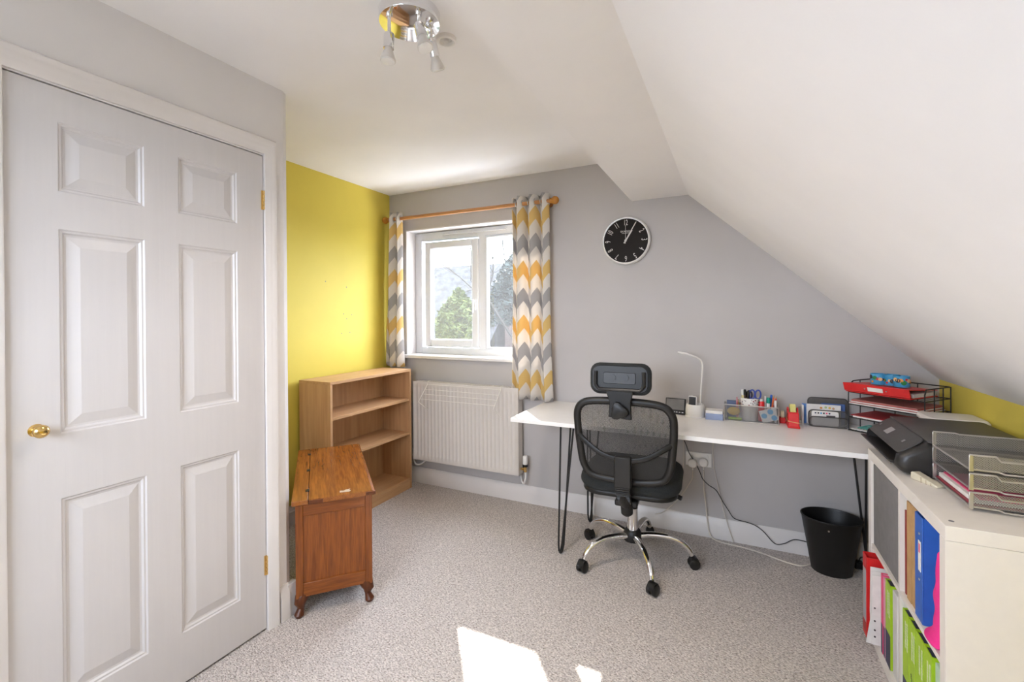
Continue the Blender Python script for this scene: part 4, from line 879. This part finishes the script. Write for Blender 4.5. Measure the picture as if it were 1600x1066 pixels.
tag(MB().box(2.950,3.052,-.066,-.060,DZ+.003,DZ+.110).build('leaflet', mat('leaflet_blue',(.08,.16,.42),.5)), 'dark blue leaflet at back right of the letter rack', 'leaflet')
tag(MB().box(2.858,2.866,-.110,-.080,DZ,DZ+.100).build('paper_strip', M_paper), 'upright white paper strip between tape dispenser and rack', 'paper')

# ------------------------------------------------------------------ black wire document tray, across the corner
WA = RAD(-41.0); WL, WD = .312, .208; WT = Vector((3.050,-.160,DZ))
WM = Matrix.Translation(WT) @ Matrix.Rotation(WA,4,'Z')
wt = thing('wire_tray', 'tall black wire document tray standing across the corner', 'document tray', WT, WA)
def wr(name, pts, r=.0022, closed=False): return MB().tube(pts, r, 6, closed=closed).build(name, M_blackm, wt, local=True)
LV = (.004,.067,.132,.192); TOP = .245
for z in LV:
    wr('shelf_frame', [(0,0,z),(WL,0,z),(WL,WD,z),(0,WD,z)], .0028, True)
    b = MB()
    for k in range(1,12): b.tube([(WL*k/12,0,z),(WL*k/12,WD,z)], .001, 5)
    b.build('shelf_wires', M_blackm, wt, local=True)
wr('top_rail', [(WL,0,TOP-.022),(WL,.012,TOP),(WL,WD-.01,TOP),(WL-.01,WD,TOP),(.01,WD,TOP),(0,WD-.01,TOP),(0,.04,TOP),(0,.02,TOP-.01),(0,0,TOP-.012)], .003)
for x, y in ((0,0),(WL,0),(WL,WD),(0,WD),(WL,WD*.36),(WL,WD*.7),(0,WD*.45),(WL*.3,WD),(WL*.6,WD)): wr('upright', [(x,y,0),(x,y,TOP-(.02 if y == 0 else 0))], .0024)
def onW(o): o.matrix_world = WM; return o
def wthing(name, label, cat): 
    t = thing(name, label, cat, WT, WA); return t
bd = wthing('ring_binder', 'red ring binder with white label lying on top wire level', 'binder')
z0 = LV[3]+.004
def wb_(nm, m, par, *d, bevel=0): return MB().box(*d).build(nm, m, par, local=True, bevel=bevel)
b = MB(); b.prism([(-.018,z0+.006),(-.030,z0+.042),(-.027,z0+.045),(-.010,z0+.010)], 'x', -.008, .268); b.build('spine', M_red, bd, local=True)
b = MB(); b.prism([(-.028,z0+.042),(-.028,z0+.045),(.20,z0+.030),(.20,z0+.027)], 'x', -.006, .268); b.build('top_cover', M_red, bd, local=True)
wb_('bottom_cover', M_red, bd, -.004,.268,-.016,.20,z0,z0+.003); wb_('contents', M_paper, bd, .004,.262,.02,.195,z0+.004,z0+.020)
n_s = Vector((0,-.036,-.012)).normalized()
SPM = Matrix.Translation((.13,-.0245,z0+.024)) @ Matrix.Rotation(RAD(18.4),4,'X')
b = MB(); b.T = SPM; b.box(-.030,.034,-.0012,.0,-.009,.011); b.build('label', M_paper, bd, local=True)
for x in (-.042,.048): b = MB(); b.T = SPM; b.cyl((x,-.002,.001),(x,0,.001),.003,n=10); b.build('rivet', M_silver, bd, local=True)
fm = [mat('tin_blue',(.06,.33,.58),.4), mat('dot_black',(.03,.03,.04),.5), mat('dot_orange',(.80,.30,.04),.5), mat('dot_green',(.02,.22,.05),.5), mat('dot_red',(.60,.03,.04),.5), mat('dot_peach',(.85,.50,.22),.5)]
rnd = random.Random(2)
for k, (x, y, lab) in enumerate(((.105,.052,'blue spotted round tub on the red binder, nearest the window'),(.152,.070,'blue spotted round tub on the red binder, middle of three'),(.198,.056,'blue spotted round tub on the red binder, nearest the yellow wall'))):
    zb_ = z0+.045; c = WM @ Vector((x,y,zb_)); t = thing('spotted_tub', lab, 'tub', c, group='spotted tubs on the binder')
    MB().lathe([(.030,0),(.031,.002),(.031,.050),(.029,.050),(.028,.006),(.005,.005)], (0,0,0), n=28).build('tub_body', fm[0], t, smooth=True, local=True)
    for q in range(9):
        a = RAD(190+20*q+10*k); rr = .031; z = rnd.uniform(.012,.036); cc_ = Vector((rr*cos(a),rr*sin(a),z)); n_ = Vector((cos(a),sin(a),0))
        MB().cyl(cc_-n_*.002, cc_+n_*.0006, rnd.uniform(.005,.0105), n=14).build('spot', fm[1+(q+k*2) % 5], t, local=True)
pp = wthing('paper_pile', 'thick pile of pink and cream papers on third wire level', 'papers')
for k in range(5): wb_('sheet', (M_paper, mat('pink_paper',(.42,.16,.14),.7), M_paper, mat('salmon_paper',(.45,.10,.09),.7), mat('pink_paper',(.42,.16,.14),.7))[k], pp, .006+.002*k,.296-.003*k,-.006+.002*k,.20,LV[2]+.004+.0045*k,LV[2]+.0082+.0045*k)
rf = wthing('document_folder', 'dark red folder with papers on second wire level', 'folder')
wb_('cover', mat('folder_red',(.45,.04,.05),.5), rf, .012,.29,-.004,.20,LV[1]+.012,LV[1]+.015); wb_('papers', M_paper, rf, .02,.28,.0,.195,LV[1]+.004,LV[1]+.0115)
tl_ = wthing('plastic_strip', 'teal plastic strips lying in the lowest wire level', 'plastic strip')
for k in range(4): MB().tube([(.03+.012*k,.02,LV[0]+.012),(.06+.02*k,.06,LV[0]+.026),(.12+.02*k,.09,LV[0]+.014)], .003, 6).build('strip', mat('teal_plastic',(.10,.35,.30),.3), tl_, local=True)
wb_('paper_below', M_paper, tl_, .008,.27,.004,.19,LV[0]+.004,LV[0]+.008)
# white lidded box in front of the tray
lb2 = thing('plastic_box', 'white lidded plastic box behind the printer by yellow wall', 'box', (3.345,-.457,DZ))
b = MB(); b.loft([[(x,y,z) for x,y in rrect(w_,d_,.015,4,3.345,-.457)] for w_, d_, z in ((.150,.130,DZ+.001),(.158,.138,DZ+.01),(.168,.148,DZ+.135))]); b.build('box_body', M_wplast, lb2, smooth=True)
b = MB(); b.loft([[(x,y,z) for x,y in rrect(w_,d_,.02,4,3.345,-.457)] for w_, d_, z in ((.186,.166,DZ+.132),(.190,.170,DZ+.136),(.190,.170,DZ+.146),(.176,.156,DZ+.155),(.140,.120,DZ+.156))]); b.build('lid', M_wplast, lb2, smooth=True)

# ------------------------------------------------------------------ printer
M_pr = mat('printer_black', (.022,.020,.019), .38); M_prg = mat('printer_grey', (.055,.052,.050), .45)
pn = thing('printer', 'black inkjet printer with tilted control panel on cube shelf', 'printer', (3.22,-.77,KZ))
PY0, PY1 = -.978, -.545; Z0 = KZ+.001
def pouter(ins): return [(3.40,Z0),(3.085+ins,Z0),(3.052+ins,Z0+.010),(3.034+ins,Z0+.034),(3.040+ins,Z0+.066),(3.118,Z0+.116),(3.40,Z0+.116)]
b = MB(); b.prism([(3.40,Z0),(3.085,Z0),(3.052,Z0+.010),(3.036,Z0+.032),(3.10,Z0+.034),(3.10,Z0+.060),(3.050,Z0+.066),(3.118,Z0+.116),(3.40,Z0+.116)], 'y', PY0+.030, PY1-.030); b.build('body', M_pr, pn, bevel=.003)
for y0, y1, d in ((PY0,PY0+.030,1),(PY1-.030,PY1,-1)):
    b = MB(); rings = []
    for k in range(6):
        t = k/5; a = t*pi/2; ins = .034*(1-sin(a)); yy = (y0+.030*(1-cos(a))) if d == 1 else (y1-.030*(1-cos(a)))
        rings.append([(x+(ins if x < 3.39 else 0), yy, Z0+ (z-Z0)*(1-.05*(1-sin(a)))) for x, z in pouter(0)])
    b.loft(rings); b.build('side_shell', M_pr, pn, smooth=True)
# scanner lid
b = MB(); slab(b, .290, PY1-PY0-.004, .012, Z0+.1165, Z0+.123, .002, cx=3.263, cy=(PY0+PY1)/2); b.build('scanner_lid', M_prg, pn, smooth=True)
# tilted control panel plate
d_ = Vector((3.118-3.046,0,.052)); ang = math.atan2(.052, .072); PMx = Matrix.Translation((3.082,(PY0+PY1)/2,Z0+.0925)) @ Matrix.Rotation(-ang,4,'Y')
b = MB(); b.T = PMx; slab(b, .088, PY1-PY0-.05, .022, .0, .005, .002); cpn = b.build('control_panel', M_prg, pn, smooth=True)
b = MB(); b.T = PMx; b.box(-.016,.016,.025,.075,.0048,.0056); b.build('screen', mat('panel_screen',(.34,.33,.33),.3), cpn)
b = MB(); b.T = PMx; b.box(-.006,.006,-.120,-.108,.0048,.0058); b.build('button', mat('button_grey',(.25,.24,.24),.4), cpn)
b = MB(); b.T = PMx; b.box(-.004,.004,.160,.168,.0048,.0058); b.build('button', mat('button_grey',(.25,.24,.24),.4), cpn)
b = MB(); b.prism([(3.028,Z0+.032),(3.020,Z0+.037),(3.022,Z0+.040),(3.10,Z0+.038),(3.10,Z0+.034)], 'y', PY0+.035, PY1-.004); b.build('output_tray', M_pr, pn, bevel=.0015)
lm = frame_mtx((3.0415,-.855,Z0+.0185), (0,-1,0), (-.42,0,.9))
text('logo_lettering', 'hp', .030, M_silver, pn, lm)
ew = thing('tape_wedge', 'cream translucent plastic wedge lying in front of the printer', 'wedge', (3.10,-1.03,KZ), RAD(-60))
b = MB(); b.prism([(-.045,0),(-.045,.024),(-.036,.026),(.045,.006),(.045,0)], 'y', -.014, .014); b.build('wedge_body', mat('cream_plastic',(.66,.60,.46),.4), ew, bevel=.003, local=True)
for k in range(3): MB().box(-.010+.016*k,-.006+.016*k,-.0145,.0145,.0,.018-.004*k).build('ridge', mat('tan_ridge',(.50,.42,.30),.5), ew, local=True)

# ------------------------------------------------------------------ silver mesh letter trays
TX0, TX1, TY0, TY1 = 3.128, 3.425, -1.246, -.985
prev = None
for k in range(3):
    zt = KZ+.012+.052*k
    t = thing('mesh_tray', ('silver mesh letter tray, lowest of the stack with a pink folder','silver mesh letter tray, middle of the stack','silver mesh letter tray, topmost of the stack')[k], 'letter tray', ((TX0+TX1)/2,(TY0+TY1)/2,zt), group='stacked silver mesh trays')
    bx('tray_floor', M_smesh, t, TX0,TX1,TY0,TY1,zt,zt+.001)
    bx('side_mesh', M_smesh, t, TX0,TX1,TY1-.001,TY1,zt,zt+.044); bx('side_mesh', M_smesh, t, TX0,TX1,TY0,TY0+.001,zt,zt+.040); bx('end_mesh', M_smesh, t, TX1-.001,TX1,TY0,TY1,zt,zt+.044)
    for y, hh in ((TY1,.044),(TY0,.040)):
        MB().tube([(TX0,y,zt+hh),(TX0+.055,y,zt+hh),(TX0+.065,y,zt+hh-(.012 if y == TY0 else .003)),(TX1,y,zt+hh-(.012 if y == TY0 else .003))], .0028, 6).build('rim', M_silver, t, smooth=True)
        bx('corner_strip', M_silver, t, TX0-.002,TX0+.008,y-.002,y+.002,zt-.006,zt+hh, bevel=.001)
    MB().tube([(TX0,TY1,zt),(TX0,TY0,zt),(TX0+.06,TY0,zt-.001),(TX0+.07,TY0-.003,zt-.005),(TX1,TY0-.003,zt-.005)], .0026, 6).build('base_wire', M_silver, t, smooth=True)
zt = KZ+.0135
fd = thing('document_folder', 'bright pink folder over white papers in the lowest mesh tray', 'folder', (3.28,-1.115,zt))
bx('papers', M_paper, fd, TX0+.012,TX1-.01,TY0+.010,TY1-.008,zt+.006,zt+.018); bx('cover', M_pink, fd, TX0+.022,TX1-.01,TY0+.006,TY1-.012,zt+.0185,zt+.022); bx('back_cover', mat('maroon_card',(.30,.03,.05),.5), fd, TX0+.006,TX1-.008,TY0+.006,TY1-.006,zt+.0,zt+.005)
